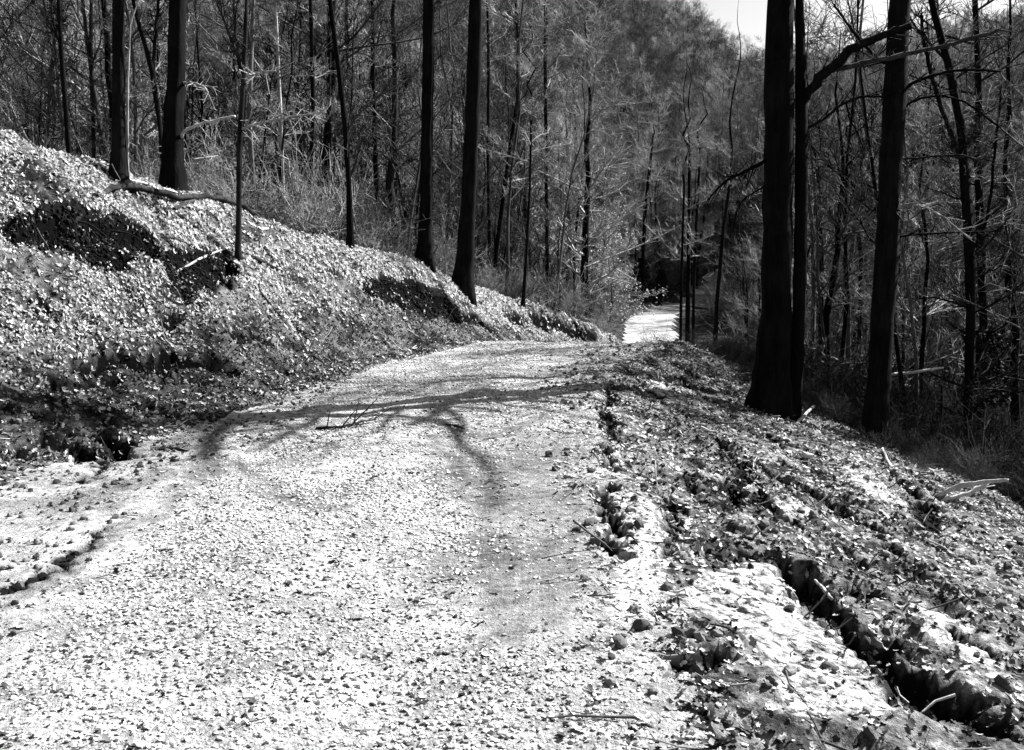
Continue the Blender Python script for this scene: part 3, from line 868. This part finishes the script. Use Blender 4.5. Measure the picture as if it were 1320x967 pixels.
def high_limb(root, tip_ground, reach, w, seed):
    """an unseen limb above the frame, its course worked back from the shadow it casts on the ground"""
    pts = []
    for (gx_, gy_) in tip_ground:
        k = (reach - gy_) / .51
        pts.append([gx_ + .86 * k, reach, .8693 * k])
    pts = np.array(pts)
    stem = np.array([root.location.x, root.location.y, pts[0, 2] - .25 - .5 * np.hypot(root.location.x - pts[0, 0], root.location.y - pts[0, 1])])
    P_ = np.vstack([stem, pts]); d_ = np.concatenate([[0], np.cumsum(np.linalg.norm(np.diff(P_, axis=0), axis=1))])
    q_ = np.linspace(0, d_[-1], 16); S = np.stack([np.interp(q_, d_, P_[:, c]) for c in range(3)], -1)
    S[1:-1] = (S[:-2] + 2 * S[1:-1] + S[2:]) / 4; r_ = np.linspace(w[0], w[1], 16)
    t = Tubes(); t.tube(S, r_, 7, .2, seed)
    a, b_, rr_ = spawn(np.random.default_rng(seed), S[3:-1], S[4:], r_[4:], 2, .4, 1.2, .2, 1.0)
    t.segs(a, b_, rr_ * .5, rr_ * .3)
    o = link('branch', t.mesh('branch', M_BARK), root); o.matrix_parent_inverse = Matrix.Translation(-Vector(root.location))
def gp(*pp): return [tuple(at(*p)[:2]) for p in pp]
high_limb(tree_c, gp((628, 500), (600, 506), (575, 520), (558, 536), (528, 549)), 16.0, (.085, .05), 1)
high_limb(tree_c, gp((575, 540), (600, 566), (628, 592), (644, 650)), 15.2, (.075, .04), 3)
high_limb(tree_c, gp((660, 525), (600, 530), (570, 528)), 15.6, (.05, .03), 6)
high_limb(tree_a, gp((330, 535), (298, 546), (272, 562), (264, 592)), 14.7, (.09, .05), 2)
high_limb(tree_a, gp((430, 520), (400, 545), (330, 580)), 14.9, (.05, .03), 4)
# the left bank
hero('straight black tree left on the bank top, a pale sapling touching it', [(153, 226), (153, 120), (153, 20), (153, -20)], [17, 16, 15, 15], 17, seed=30, flare=1.6)
hero('black tree with the broadest foot, right of the straight one on the bank top', [(222, 222), (224, 150), (228, 90), (229, 20), (230, -20)], [27, 22, 20, 20, 19], 18, seed=31, flare=1.4, Y=15.2,
     branches=[([(232, 178), (240, 168), (258, 160), (280, 155), (303, 150)], (5, 3), -.6, {'mat': M_DEADWOOD, 'twigs': 0, 'label': 'pale barkless dead branch'}),
               ([(234, 108), (248, 107), (262, 112), (268, 120)], (4, 2), -.3, {'mat': M_TWIG, 'twigs': 1})])
hero('thin pale sapling touching the straight black tree on the bank', [(164, 216), (164, 160), (165, 100), (168, 30)], [4, 4, 3, 2], 5, seed=32, Y=14.4, mat=M_TWIG, crown=None, low=(1, 4.6, .8, 8), flare=1.1, sides=6, name='sapling')
hero('dark sapling forking high up, rooted low on the bank right of a hollow', [(307, 332), (308, 250), (309, 180), (314, 100), (317, 30), (318, -15)], [8, 7, 7, 6, 5, 4], 8, seed=33, flare=1.3, sides=8, name='sapling', mat=M_BARK_MID,
     crown=(4.5, 7.8, 1.2), branches=[([(313, 95), (305, 70), (298, 50), (289, 25), (284, 0)], (4, 3), .2), ([(312, 88), (305, 60), (303, 27), (301, 0)], (4, 2.5), -.2),
     ([(318, 108), (325, 98), (338, 93), (356, 92)], (4, 2), -.3, {'mat': M_TWIG, 'twigs': 1}), ([(310, 168), (330, 160), (365, 153), (395, 148), (420, 145)], (4, 2), -.3, {'mat': M_TWIG, 'twigs': 2}),
     ([(309, 182), (309, 200), (309, 215)], (2, 2), .0, {'twigs': 0, 'mat': M_TWIG})])
hero('slim dark tree midway along the bank crest, bowing left towards its top', [(452, 319), (450, 240), (445, 160), (437, 90), (429, 30), (424, -15)], [9, 7, 7, 6, 6, 5], 11, seed=34, flare=1.4, sides=10,
     crown=(5, 10.5, 1.6), branches=[([(447, 175), (460, 150), (482, 132), (500, 110), (515, 84)], (3, 1.5), -.3, {'mat': M_TWIG_DARK})])
hero('left one of the two black trees where the bank runs down to the road', [(548, 338), (550, 250), (551, 150), (553, 60), (553, -20)], [17, 15, 14, 14, 13], 17, seed=35, flare=1.6)
hero('right one of the two black trees where the bank runs down to the road', [(597, 376), (602, 300), (607, 200), (612, 80), (614, -20)], [22, 20, 18, 17, 16], 18, seed=36, flare=1.5)
hero('very thin dark sapling right of the two black trees at the bank end', [(674, 391), (679, 320), (683, 240), (685, 150)], [5, 4, 3, 3], 7.5, seed=37, crown=None, low=(3.5, 7, 1.3, 10), sides=7, name='sapling')
hero('dark slim tree farthest left, pale below the fork on the bank top', [(89, 188), (85, 140), (80, 80), (77, 30), (75, -15)], [7, 6, 6, 5, 5], 10, seed=38, Y=15, crown=(4.5, 9.5, 1.4), sides=8, branches=[([(79, 62), (74, 45), (68, 25), (66, 0)], (4, 3), .2)])
hero('slender tree leaning left behind the broad footed black tree', [(214, 226), (206, 160), (196, 90), (183, 45), (176, 20), (168, -15)], [6, 6, 7, 5, 5, 4], 10, seed=39, Y=17, crown=(5, 9.5, 1.4), sides=8, branches=[([(198, 100), (200, 60), (203, 20), (204, -10)], (5, 4), .3)])
hero('thin grey tree between the farthest left tree and the straight black one', [(120, 205), (119, 130), (117, 60), (118, -15)], [5, 5, 5, 4], 10, seed=40, Y=19, crown=(4, 9.5, 1.5), low=(1.5, 5, .9, 8), sides=8, mat=M_BARK_MID)
hero('dark slim tree rising between the bowed tree and the left black tree', [(488, 328), (486, 250), (483, 180), (481, 100), (480, -15)], [5, 6, 6, 5, 4], 13, seed=41, Y=24, crown=(6, 12.5, 1.8), low=(3, 6, 1.2, 8), sides=8)
hero('dark crooked tree right behind the right black tree', [(634, 380), (640, 320), (648, 260), (656, 200), (667, 130), (668, 60), (664, -15)], [6, 6, 6, 5, 5, 4, 4], 14, seed=42, Y=27, crown=(7, 13, 2), low=(3, 7, 1.4, 10), sides=8)
hero('thin dark upright tree hard against the right black tree', [(630, 378), (631, 300), (629, 200), (630, 100), (628, -15)], [5, 5, 4, 4, 3], 14, seed=43, Y=29, crown=(7, 13, 1.8), sides=8)
hero('upright grey dark tree in the woods right of the crooked one', [(706, 394), (705, 300), (704, 200), (703, 90), (703, -15)], [5, 5, 5, 5, 4], 16, seed=44, Y=33, crown=(8, 15, 2), low=(3, 8, 1.6, 10), sides=8)
hero('pale thin tree rising behind the forking sapling', [(368, 292), (364, 220), (362, 150), (359, 90), (354, -15)], [5, 4, 4, 4, 4], 10, seed=45, Y=19.5, mat=M_TWIG, crown=(5, 9.5, 1.4), sides=6, flare=1.1)
hero('dark thin tree leaning right behind the bank crest log', [(394, 300), (400, 230), (404, 150), (402, 60), (400, -15)], [6, 5, 5, 5, 4], 11, seed=46, Y=20, crown=(5, 10.5, 1.6), low=(2, 5, 1, 8), sides=8)
hero('dark thin tree left of the bowed slim tree', [(428, 312), (426, 220), (424, 120), (425, -15)], [6, 5, 5, 4], 11, seed=47, Y=21, crown=(5, 10.5, 1.6), sides=8)
hero('dark leaning thin tree just left of the crest log end', [(352, 300), (360, 255), (362, 210), (366, 170)], [4, 4, 3, 3], 6, seed=48, Y=18, crown=None, low=(2, 5.5, .9, 8), sides=7, name='sapling')
hero('lone dark thin tree above the bank end, before the bright thicket', [(741, 405), (740, 330), (746, 260), (752, 215)], [4, 4, 3, 3], 9, seed=49, Y=36, crown=None, low=(3, 8.5, 1.5, 10), sides=7)
hero('dark trunk with bare top straight above the far stretch of road', [(830, 398), (829, 330), (832, 270), (838, 215), (841, 180)], [5, 5, 5, 4, 3], 17, seed=50, Y=92, crown=(5, 16, 3), sides=7)

# variants for the woods
def tree_variant(i, H, r, dark):
    R = np.random.default_rng(500 + i)
    S = wander(R, (0, 0, -.6), H, (R.normal() * .02, R.normal() * .02), .09, 14)
    rad = r * (1 - .9 * np.linspace(0, 1, 14) ** 1.2)
    t = Tubes(); t.tube(S, rad, 6, .15, i)
    trunk = t.mesh('trunk', M_BARK if dark else M_BARK_MID)
    sets = crown_segments(R, S, rad, H * .12, H * .97, 26, H * .26, 1.0, .008)
    t = Tubes()
    for (a, b_, ra, rb) in sets: t.segs(a, b_, ra, rb, 3)
    crown = t.mesh('crown', M_TWIG if i % 3 == 1 else M_TWIG_DARK)
    return trunk, crown
VARS = [tree_variant(i, 11 + 1.1 * (i % 5), .085 + .024 * (i % 4), i % 3 > 0) for i in range(9)]

def thin_sapling(i):
    R = np.random.default_rng(560 + i)
    H = 5.5 + 1.2 * i
    S = wander(R, (0, 0, -.4), H, (R.normal() * .05, R.normal() * .05), .10, 9)
    rad = (.028 + .006 * i) * (1 - .85 * np.linspace(0, 1, 9))
    t = Tubes(); t.tube(S, rad, 5, .1, i)
    sets = crown_segments(R, S, rad, H * .25, H * .97, 14, H * .2, .8, .005, .9)
    for (a, b_, ra, rb) in sets: t.segs(a, b_, ra, rb, 3)
    return t.mesh('thin_sapling', M_BARK if i % 2 else M_TWIG_DARK)
C_SAP = source_collection('thin_sapling', [thin_sapling(i) for i in range(5)])
def off_far_road(X, Y, reach=11):
    """the far stretch of road lies in full sun: nothing tall stands sunward of it"""
    bad = np.zeros(np.shape(X), bool)
    for t in np.arange(0, reach + .1, 1.0):
        x, y = X - .86 * t, Y - .51 * t
        a, b = edges(y)
        bad |= (x > a - .5) & (x < b + .5) & (y > 56) & (y < 90)
    return ~bad
# individual trees in the near woods
made = 0
placed = []
def woods_tree(X, Y, v, s, rz, name, label, group):
    z = float(height(np.array([X]), np.array([Y]))[0])
    root = bpy.data.objects.new(name, None); COL.objects.link(root)
    root.location = (X, Y, z); root.rotation_euler = (0, 0, rz); root.scale = (s, s, s * random.uniform(.85, 1.15)); root.empty_display_size = .3
    tag(root, label, 'tree', group)
    for nm, me in zip(('trunk', 'crown'), VARS[v]): link(nm, me, root)
    return root
tries = 0
while made < 250 and tries < 20000:
    tries += 1
    az = random.uniform(-.66, .66); Yd = 17 + 63 * random.random() ** .8
    X, Yw = az * Yd, Yd
    px, _ = project(X, Yw, 0.0)
    XL_, XR_ = edges(np.array([Yw])); gx_i = np.interp(Yw, GY, GX); ex_i = np.interp(Yw, EY, EX)
    if gx_i - .7 < X < ex_i + 1.2: continue
    if 784 < px < 915 and Yw < 96: continue
    if 975 < px < 1055 and Yw < 30: continue
    if not off_far_road(np.array([X]), np.array([Yw]))[0]: continue
    if any((X - a) ** 2 + (Yw - b) ** 2 < 1.7 ** 2 for a, b in placed): continue
    placed.append((X, Yw))
    if X < gx_i: lab, g = 'bare slender tree among many in the woods behind the left bank', 'trees in the woods behind the left bank'
    elif Yw < 45: lab, g = 'bare slender tree among many in the dim ravine right of the road', 'trees in the ravine right of the road'
    else: lab, g = 'bare slender tree among many at the foot of the far hillside', 'trees at the foot of the far hillside'
    v = random.randrange(9); tone = 'dark trunked' if v % 3 > 0 else 'grey trunked'
    lab = lab.replace('bare slender', 'bare ' + tone); g = g.replace('trees', tone + ' trees')
    woods_tree(X, Yw, v, random.uniform(.55, 1.05), random.uniform(0, 6.28), 'woodland_tree', lab, g)
    made += 1

# the mass of the wood on the far hillside
both = []
for i, (tr, cr) in enumerate(VARS):
    def arr(me):
        V = np.empty(len(me.vertices) * 3, np.float32); me.vertices.foreach_get('co', V)
        F = np.empty(len(me.polygons) * 4, np.int32); me.loops.foreach_get('vertex_index', F) if len(me.loops) == len(F) else None
        return V.reshape(-1, 3), F.reshape(-1, 4)
    V1, F1 = arr(tr); V2, F2 = arr(cr)
    me = new_mesh('far_tree', np.vstack([V1, V2]), np.vstack([F1, F2 + len(V1)]), [tr.materials[0], cr.materials[0]], True)
    mi = np.concatenate([np.zeros(len(F1), np.int32), np.ones(len(F2), np.int32)])
    if len(me.polygons) == len(mi): me.polygons.foreach_set('material_index', mi)
    both.append(me)
C_FAR = source_collection('far_tree', both)
n = 6500
azr = rng.uniform(-.72, .72, n); rr = np.sqrt(rng.uniform(60 ** 2, 270 ** 2, n))
Yf = rr / np.sqrt(1 + azr ** 2); Xf = azr * Yf
XLf, XRf = edges(Yf)
pxf, _ = project(Xf, Yf, np.zeros(n))
k = ~((Xf > XLf - 2) & (Xf < XRf + 2) & (Yf < 100)) & ~((pxf > 786) & (pxf < 910) & (Yf < 93)) & (rr > 78) & off_far_road(Xf, Yf, 13)
Xf, Yf = Xf[k], Yf[k]
Zf = height(Xf, Yf)
m_ = len(Xf)
scatter('far_woods', 'bare deciduous woods covering the far hillside', np.stack([Xf, Yf, Zf], -1),
        np.stack([.05 * rng.normal(size=m_), .05 * rng.normal(size=m_), 6.28 * rng.random(m_)], -1), .8 + .5 * rng.random(m_), C_FAR, 9)

# understorey brush
def bush_mesh(i, mat, H=1.6, tangle=0):
    R = np.random.default_rng(700 + i)
    t = Tubes()
    n = 9
    p0 = np.zeros((n, 3)); p0[:, :2] = R.normal(size=(n, 2)) * .12; p0[:, 2] = -.15
    d = R.normal(size=(n, 3)) * .45; d[:, 2] = .7 - .35 * tangle + .5 * R.random(n)
    p1 = p0 + d * H * .55
    r0 = np.full(n, .009)
    t.segs(p0, p1, r0, r0 * .7)
    a, b, r = spawn(R, p0, p1, r0, 5, H * .25, H * .55, .35 - .3 * tangle, 1.0 + tangle, .3, .6)
    t.segs(a, b, r, r * .7)
    a, b, r = spawn(R, a, b, r, 4, H * .12, H * .3, .2, 1.2, .1, .7)
    r = np.maximum(r, .003)
    t.segs(a, b, r, r * .6)
    a, b, r = spawn(R, a, b, r, 2, H * .05, H * .15, .2, 1.3, .1, .7)
    r = np.maximum(r, .0025)
    t.segs(a, b, r, r * .6)
    return t.mesh('bush', mat)
C_BUSHD = source_collection('dark_bush', [bush_mesh(i + 20, M_BRUSH if i % 5 else M_TWIG_DARK, tangle=1) for i in range(6)])
C_BUSH = source_collection('bush', [bush_mesh(i, M_TWIG if i % 2 else M_TWIG_DARK) for i in range(6)])
def brush(name, label, n, cond, y0, y1, s0, s1, xr=(-.66, .66), coll=None):
    az = rng.uniform(xr[0], xr[1], n); Y = y0 + (y1 - y0) * rng.random(n) ** .8
    X = az * Y
    k = cond(X, Y); X, Y = X[k], Y[k]
    Z = height(X, Y); m = len(X)
    scatter(name, label, np.stack([X, Y, Z], -1), np.stack([.1 * rng.normal(size=m), .1 * rng.normal(size=m), 6.28 * rng.random(m)], -1), s0 + (s1 - s0) * rng.random(m), coll or C_BUSH, 5)
gxf = lambda Y: np.interp(Y, GY, GX)
exf = lambda Y: np.interp(Y, EY, EX)
def clear_view(X, Y):
    p, _ = project(X, Y, np.zeros_like(X)); return ~((p > 788) & (p < 880) & (Y < 90))
brush('ravine_brush', 'tangled leafless brush filling the ravine right of the road', 4200, lambda X, Y: (X > exf(Y) + .7) & clear_view(X, Y), 6, 70, .6, 1.3, (.1, .7), C_BUSHD)
brush('bank_brush', 'leafless undergrowth in the woods behind the left bank', 1700, lambda X, Y: (X < gxf(Y) - .4) & clear_view(X, Y) & (Y > 15.5), 15, 75, .5, 1.4, (-.66, .2))
brush('hill_brush', 'leafless undergrowth at the foot of the far hillside', 2600, lambda X, Y: ((X < edges(Y)[0] - 1) | (X > edges(Y)[1] + 1)) & (Y > 60) & clear_view(X, Y) & off_far_road(X, Y, 3), 60, 150, 1.5, 3.0)

brush('sapling_thicket', 'thin upright saplings crowding the woods behind the bank and in the ravine', 1100, lambda X, Y: ((X < gxf(Y) - .6) | (X > exf(Y) + 1.5)) & clear_view(X, Y) & ~((project(X, Y, 0 * X)[0] > 975) & (project(X, Y, 0 * X)[0] < 1050)) & (Y > 17) & off_far_road(X, Y, 8), 17, 90, .7, 1.3, (-.66, .66), C_SAP)
Y = 11.5 + 8 * rng.random(380); X = exf(Y) + rng.normal(size=380) * .45 + .15
k = ~((np.hypot(X - 5.35, Y - 14.0) < .95) | (np.hypot(X - 3.8, Y - 13.4) < .8)); X, Y = X[k], Y[k]
scatter('edge_brush', 'low dark brush and briars along the shoulder edge around the trunk feet', np.stack([X, Y, height(X, Y)], -1), np.stack([.3 * rng.normal(size=len(X)), .3 * rng.normal(size=len(X)), 6.28 * rng.random(len(X))], -1), .18 + .28 * rng.random(len(X)), C_BUSHD, 6)
# ------------------------------------------------------------------ fallen wood
def log(label, pts, w, name='fallen_branch', mat=M_DARKWOOD, lift=.0, twigs=0, seed=1, cat='branch', sides=8, air=None, tl=.4, Ys=None, free=False):
    W = []
    for i, p in enumerate(pts):
        b = at(*p) if Ys is None else at_depth(p[0], p[1], Ys[i])
        z = float(height(b[0:1], b[1:2])[0])
        W.append([b[0], b[1], b[2] if free else z])
    W = np.array(W)
    wr = np.array([wi * np.hypot(a[0], a[1]) / FPX / 2 for wi, a in zip(w, W)])
    W[:, 2] += wr * .6 + lift
    if air is not None: W[:, 2] += np.array(air)
    c = W.mean(0)
    S = smooth_poly(W - c, len(pts) * 4); r = np.interp(np.linspace(0, 1, len(S)), np.linspace(0, 1, len(wr)), wr)
    R = np.random.default_rng(seed)
    S += R.normal(size=S.shape) * r[:, None] * .2
    t = Tubes(); t.tube(S, r, sides, .25, seed)
    root = link(name, t.mesh(name, mat), loc=c)
    tag(root, label, cat)
    if twigs:
        t = Tubes()
        a, b, rr = spawn(R, S[2:-1], S[3:], r[3:], twigs, tl * .4, tl, .3, 1.0)
        rr = np.clip(rr, .003, .012); t.segs(a, b, rr, rr * .5)
        link('side_twigs', t.mesh('side_twigs', mat), root)
    return root
log('long dark fallen log lying down the bank crest through the trees', [(92, 200), (150, 224), (230, 232), (270, 250), (312, 274), (350, 290), (400, 306)], [6, 8, 8, 8, 9, 8, 6], name='fallen_log', cat='log', seed=2, lift=.04, Ys=[11.6, 13, 14.3, 15.2, 16, 16.8, 17.6])
log('thin pale fallen pole just below the crest log, left part of the bank', [(165, 222), (200, 228), (245, 236)], [3, 3, 2], mat=M_DEADWOOD, seed=3, Ys=[13.6, 14.2, 14.9])
log('short pale length of dead wood beside the foot of the forking sapling', [(318, 276), (335, 283), (350, 288)], [4, 4, 3], mat=M_DEADWOOD, seed=4, Ys=[15.4, 15.8, 16.2])
log('dark stick running down the bank from the foot of the forking sapling', [(312, 330), (335, 340), (362, 352)], [5, 6, 4], seed=5)
log('thin pale stick lying above the small dark hollow on the bank', [(226, 330), (260, 322), (296, 316)], [3, 3, 2], mat=M_DEADWOOD, seed=6)
log('long thin dark rod slanting down the bright leaf bank', [(325, 365), (350, 392), (385, 425)], [3, 3, 2], seed=7)
log('short dark stick on the leaves above the two hollows', [(222, 272), (238, 266), (252, 264)], [5, 5, 3], seed=8)
log('dark stick lying flat near the lower bank foot', [(205, 581), (222, 580), (242, 583)], [4, 4, 3], seed=9)
log('dark stick standing in for a branch shadow in the middle of the road', [(408, 550), (440, 550), (462, 546), (484, 542)], [4, 5, 4, 2], seed=10, twigs=1)  # added stick, takes the place of a stretch of branch shadow
log('small dark stick lying on the pale road right of the centre', [(575, 547), (590, 549), (598, 551)], [3, 4, 3], seed=11)
log('big pale forked dead branch at the right picture edge', [(1208, 641), (1235, 630), (1262, 624), (1300, 620)], [5, 7, 6, 4], mat=M_DEADWOOD, seed=12, Ys=[9.7, 9.6, 9.5, 9.4], free=True)
log('pale straight dead pole under the big forked branch at the right edge', [(1215, 646), (1252, 637), (1272, 625)], [4, 6, 5], mat=M_DEADWOOD, seed=13, Ys=[9.6, 9.6, 9.55], free=True)
log('pale dead stick sloping down from the lone black trunk foot', [(1137, 585), (1150, 600), (1164, 615)], [3, 4, 3], mat=M_DEADWOOD, seed=14, air=[.1, .04, 0])
log('pale split stick standing out of the deep gully', [(1051, 749), (1062, 762), (1072, 773)], [3, 5, 4], mat=M_DEADWOOD, seed=15, Ys=[4.9, 4.75, 4.6], free=True)
log('thin dark twig across the pale silt beside the upper gully', [(800, 680), (812, 694), (822, 708)], [2, 3, 2], seed=16, air=[.02, .02, .02])
log('long thin dark stick in the silt near the bottom gully', [(915, 815), (935, 825), (950, 833)], [2, 3, 2], seed=17, air=[.03, .03, .02])
log('short pale stick leaning at the foot of the slender right tree', [(1025, 545), (1045, 536), (1064, 529)], [4, 4, 3], mat=M_DEADWOOD, seed=18, air=[0, .1, .2])
log('small pale stick at the foot of the thickest right trunk', [(979, 527), (984, 522), (989, 519)], [3, 4, 3], mat=M_DEADWOOD, seed=19, air=[.02, .05, .1])

# pale pole in the ravine, on two broken stubs
def ravine_pole():
    Y = 17.5
    P = np.array([at_depth(x, y, Y) for x, y in [(1148, 483), (1170, 481), (1195, 477), (1216, 474)]])
    c = P.mean(0)
    root = bpy.data.objects.new('fallen_pole', None); COL.objects.link(root)
    zg = float(height(c[0:1], c[1:2])[0]); root.location = (c[0], c[1], zg)
    tag(root, 'pale horizontal dead pole caught in the brush behind the lone black trunk', 'pole')
    t = Tubes(); t.tube(smooth_poly(P - [c[0], c[1], zg], 10), np.linspace(.035, .02, 10), 7, .2, 3); link('pole', t.mesh('pole', M_DEADWOOD), root)
    for e in (0, -1):
        q = P[e] - [c[0], c[1], zg]
        g = float(height(P[e][0:1], P[e][1:2])[0]) - zg
        t = Tubes(); t.tube([[q[0], q[1] + .03, g - .2], [q[0] + .02, q[1] + .03, (g + q[2]) / 2], [q[0], q[1] + .03, q[2] + .15]], [.03, .022, .015], 6, .2, e + 5)
        link('stub', t.mesh('stub', M_BARK_MID), root)
ravine_pole()

def root_tangle(pts, Y, label, seed, n):
    R = np.random.default_rng(seed); t = Tubes(); c = None
    for i in range(n):
        f = R.random() * (len(pts) - 1); j = int(f); f -= j
        px_ = pts[j][0] * (1 - f) + pts[j + 1][0] * f; py_ = pts[j][1] * (1 - f) + pts[j + 1][1] * f
        b = at(px_, py_)
        z = float(height(b[0:1], b[1:2])[0])
        p = np.array([b[0], b[1], z + .02]); c = p if c is None else c
        L = .2 + .5 * R.random(); d = np.array([.5 + .5 * R.normal(), -.5 + .5 * R.normal(), .2 * R.random()]); P = [p - d * .1 - [0, 0, .05]]
        for q in range(5):
            P.append(P[-1] + d * L / 5); d = d * .9 + np.array([.15 * R.normal(), .15 * R.normal(), -.32])
        t.tube(np.array(P) - c, np.linspace(.008 + .012 * R.random(), .003, 6), 5, .2, seed + i)
    o = link('exposed_roots', t.mesh('exposed_roots', M_BARK_MID), loc=c)
    tag(o, label, 'roots')
root_tangle([(20, 278), (60, 270), (120, 274), (180, 284), (203, 300)], 0, 'bare roots hanging over the big dark hollow at the far left', 5, 46)
root_tangle([(205, 326), (245, 320), (292, 324)], 0, 'bare roots hanging over the small dark hollow below the forking sapling', 6, 26)
root_tangle([(472, 368), (505, 359), (545, 366), (590, 395)], 0, 'bare roots hanging over the dark hollow near the low end of the bank', 7, 34)
# dark cedars at the bend of the far road
def cedar(px, py, Y, H, W, label, seed):
    b = at_depth(px, py, Y)
    z = float(height(b[0:1], b[1:2])[0])
    R = np.random.default_rng(seed)
    root = bpy.data.objects.new('cedar', None); COL.objects.link(root); root.location = (b[0], b[1], z)
    tag(root, label, 'cedar')
    t = Tubes(); t.tube([[0, 0, -.3], [.03, 0, H * .5], [0, .02, H]], [.12, .08, .02], 7, .1, seed); link('trunk', t.mesh('trunk', M_BARK), root)
    n = 2600
    h = R.random(n) ** .8; a = R.random(n) * 6.28
    rr_ = W * (1 - h * .85) * np.sqrt(R.random(n)) * (.65 + .5 * vnoise(a * 1.3 + seed, h * 6, seed))
    c = np.stack([rr_ * np.cos(a), rr_ * np.sin(a), H * (.06 + .94 * h)], -1)
    u = R.normal(size=(n, 3)); u[:, 2] *= .5; u /= np.linalg.norm(u, axis=1)[:, None]
    v = R.normal(size=(n, 3)); v /= np.linalg.norm(v, axis=1)[:, None]
    s = H * .035
    V = np.stack([c - u * s, c + v * s * .5, c + u * s, c - v * s * .5], 1).reshape(-1, 3)
    link('foliage', new_mesh('foliage', V, np.arange(4 * n).reshape(-1, 4), M_NEEDLE), root)
cedar(826, 400, 93, 4.2, 2.0, 'dark round cedar where the far road ends, left of its twin', 1)
cedar(852, 400, 94, 3.4, 1.7, 'dark low cedar where the far road ends, right of its twin', 2)

# a leafing understorey tree catching the sun in the middle of the view
def leafy(px, py, Y, H, W, label, seed, n=5500):
    b = at_depth(px, py, Y); z = float(height(b[0:1], b[1:2])[0])
    R = np.random.default_rng(seed)
    root = bpy.data.objects.new('dogwood', None); COL.objects.link(root); root.location = (b[0], b[1], z)
    tag(root, label, 'tree')
    S = wander(R, (0, 0, -.3), H, (0, 0), .12, 12); rad = .07 * (1 - .9 * np.linspace(0, 1, 12))
    t = Tubes(); t.tube(S, rad, 7, .1, seed); link('trunk', t.mesh('trunk', M_BARK_MID), root)
    sets = crown_segments(R, S, rad, H * .2, H * .97, 26, W, 1.0, .006, .2)
    t = Tubes()
    for (a, b_, ra, rb) in sets: t.segs(a, b_, ra, rb, 3)
    link('crown', t.mesh('crown', M_TWIG), root)
    tips = np.vstack([sets[2][1], sets[3][1]])
    c = tips[R.integers(0, len(tips), n)] + R.normal(size=(n, 3)) * .05
    u = R.normal(size=(n, 3)); u /= np.linalg.norm(u, axis=1)[:, None]; v = R.normal(size=(n, 3)); v /= np.linalg.norm(v, axis=1)[:, None]
    s = .06
    V = np.stack([c - u * s, c + v * s * .6, c + u * s, c - v * s * .6], 1).reshape(-1, 3)
    link('leaves', new_mesh('leaves', V, np.arange(4 * n).reshape(-1, 4), M_BUDS), root)
leafy(757, 395, 48, 8.5, 3.2, 'bright leafing tree above the bank end, catching the sun', 61)
leafy(700, 395, 42, 9.0, 2.6, 'pale leafing tree left of the brightest one above the bank end', 62, 3000)
leafy(785, 405, 60, 6.5, 3.0, 'low pale leafing tree just left of the far stretch of road', 63)

# ------------------------------------------------------------------ single rocks
def rock(px, py, w, label, flat=.45, seed=1, mat=M_ROCK):
    b = at(px, py); z = float(height(b[0:1], b[1:2])[0])
    s = w * np.hypot(b[0], b[1]) / FPX
    o = link('rock', lump_mesh(seed + 40, mat, 'rock', flat, 2), loc=(b[0], b[1], z + s * flat * .2), rot=(0, 0, seed * 1.3), scale=(s, s * .75, s))
    tag(o, label, 'rock')
rock(1015, 580, 22, 'pale rock below the foot of the slender right tree', .6, 1)
rock(1040, 590, 18, 'pale rock right of another below the slender right tree', .6, 2)
rock(1210, 655, 16, 'small pale rock left below the big forked dead branch', .5, 3)
rock(915, 722, 10, 'small pale stone at the lip of the gully on the right', .6, 4)
rock(885, 870, 18, 'pale stone in the dark rut at the bottom of the picture', .6, 5)
rock(770, 540, 9, 'small pale stone left of the first rut on the right', .5, 6)
rock(830, 575, 13, 'pale stone just right of the first rut', .5, 7)
rock(1070, 820, 16, 'pale stone on the silt left of the deep gully', .5, 8)
rock(75, 578, 9, 'small pale stone between the ditch lumps at the far left', .6, 9)
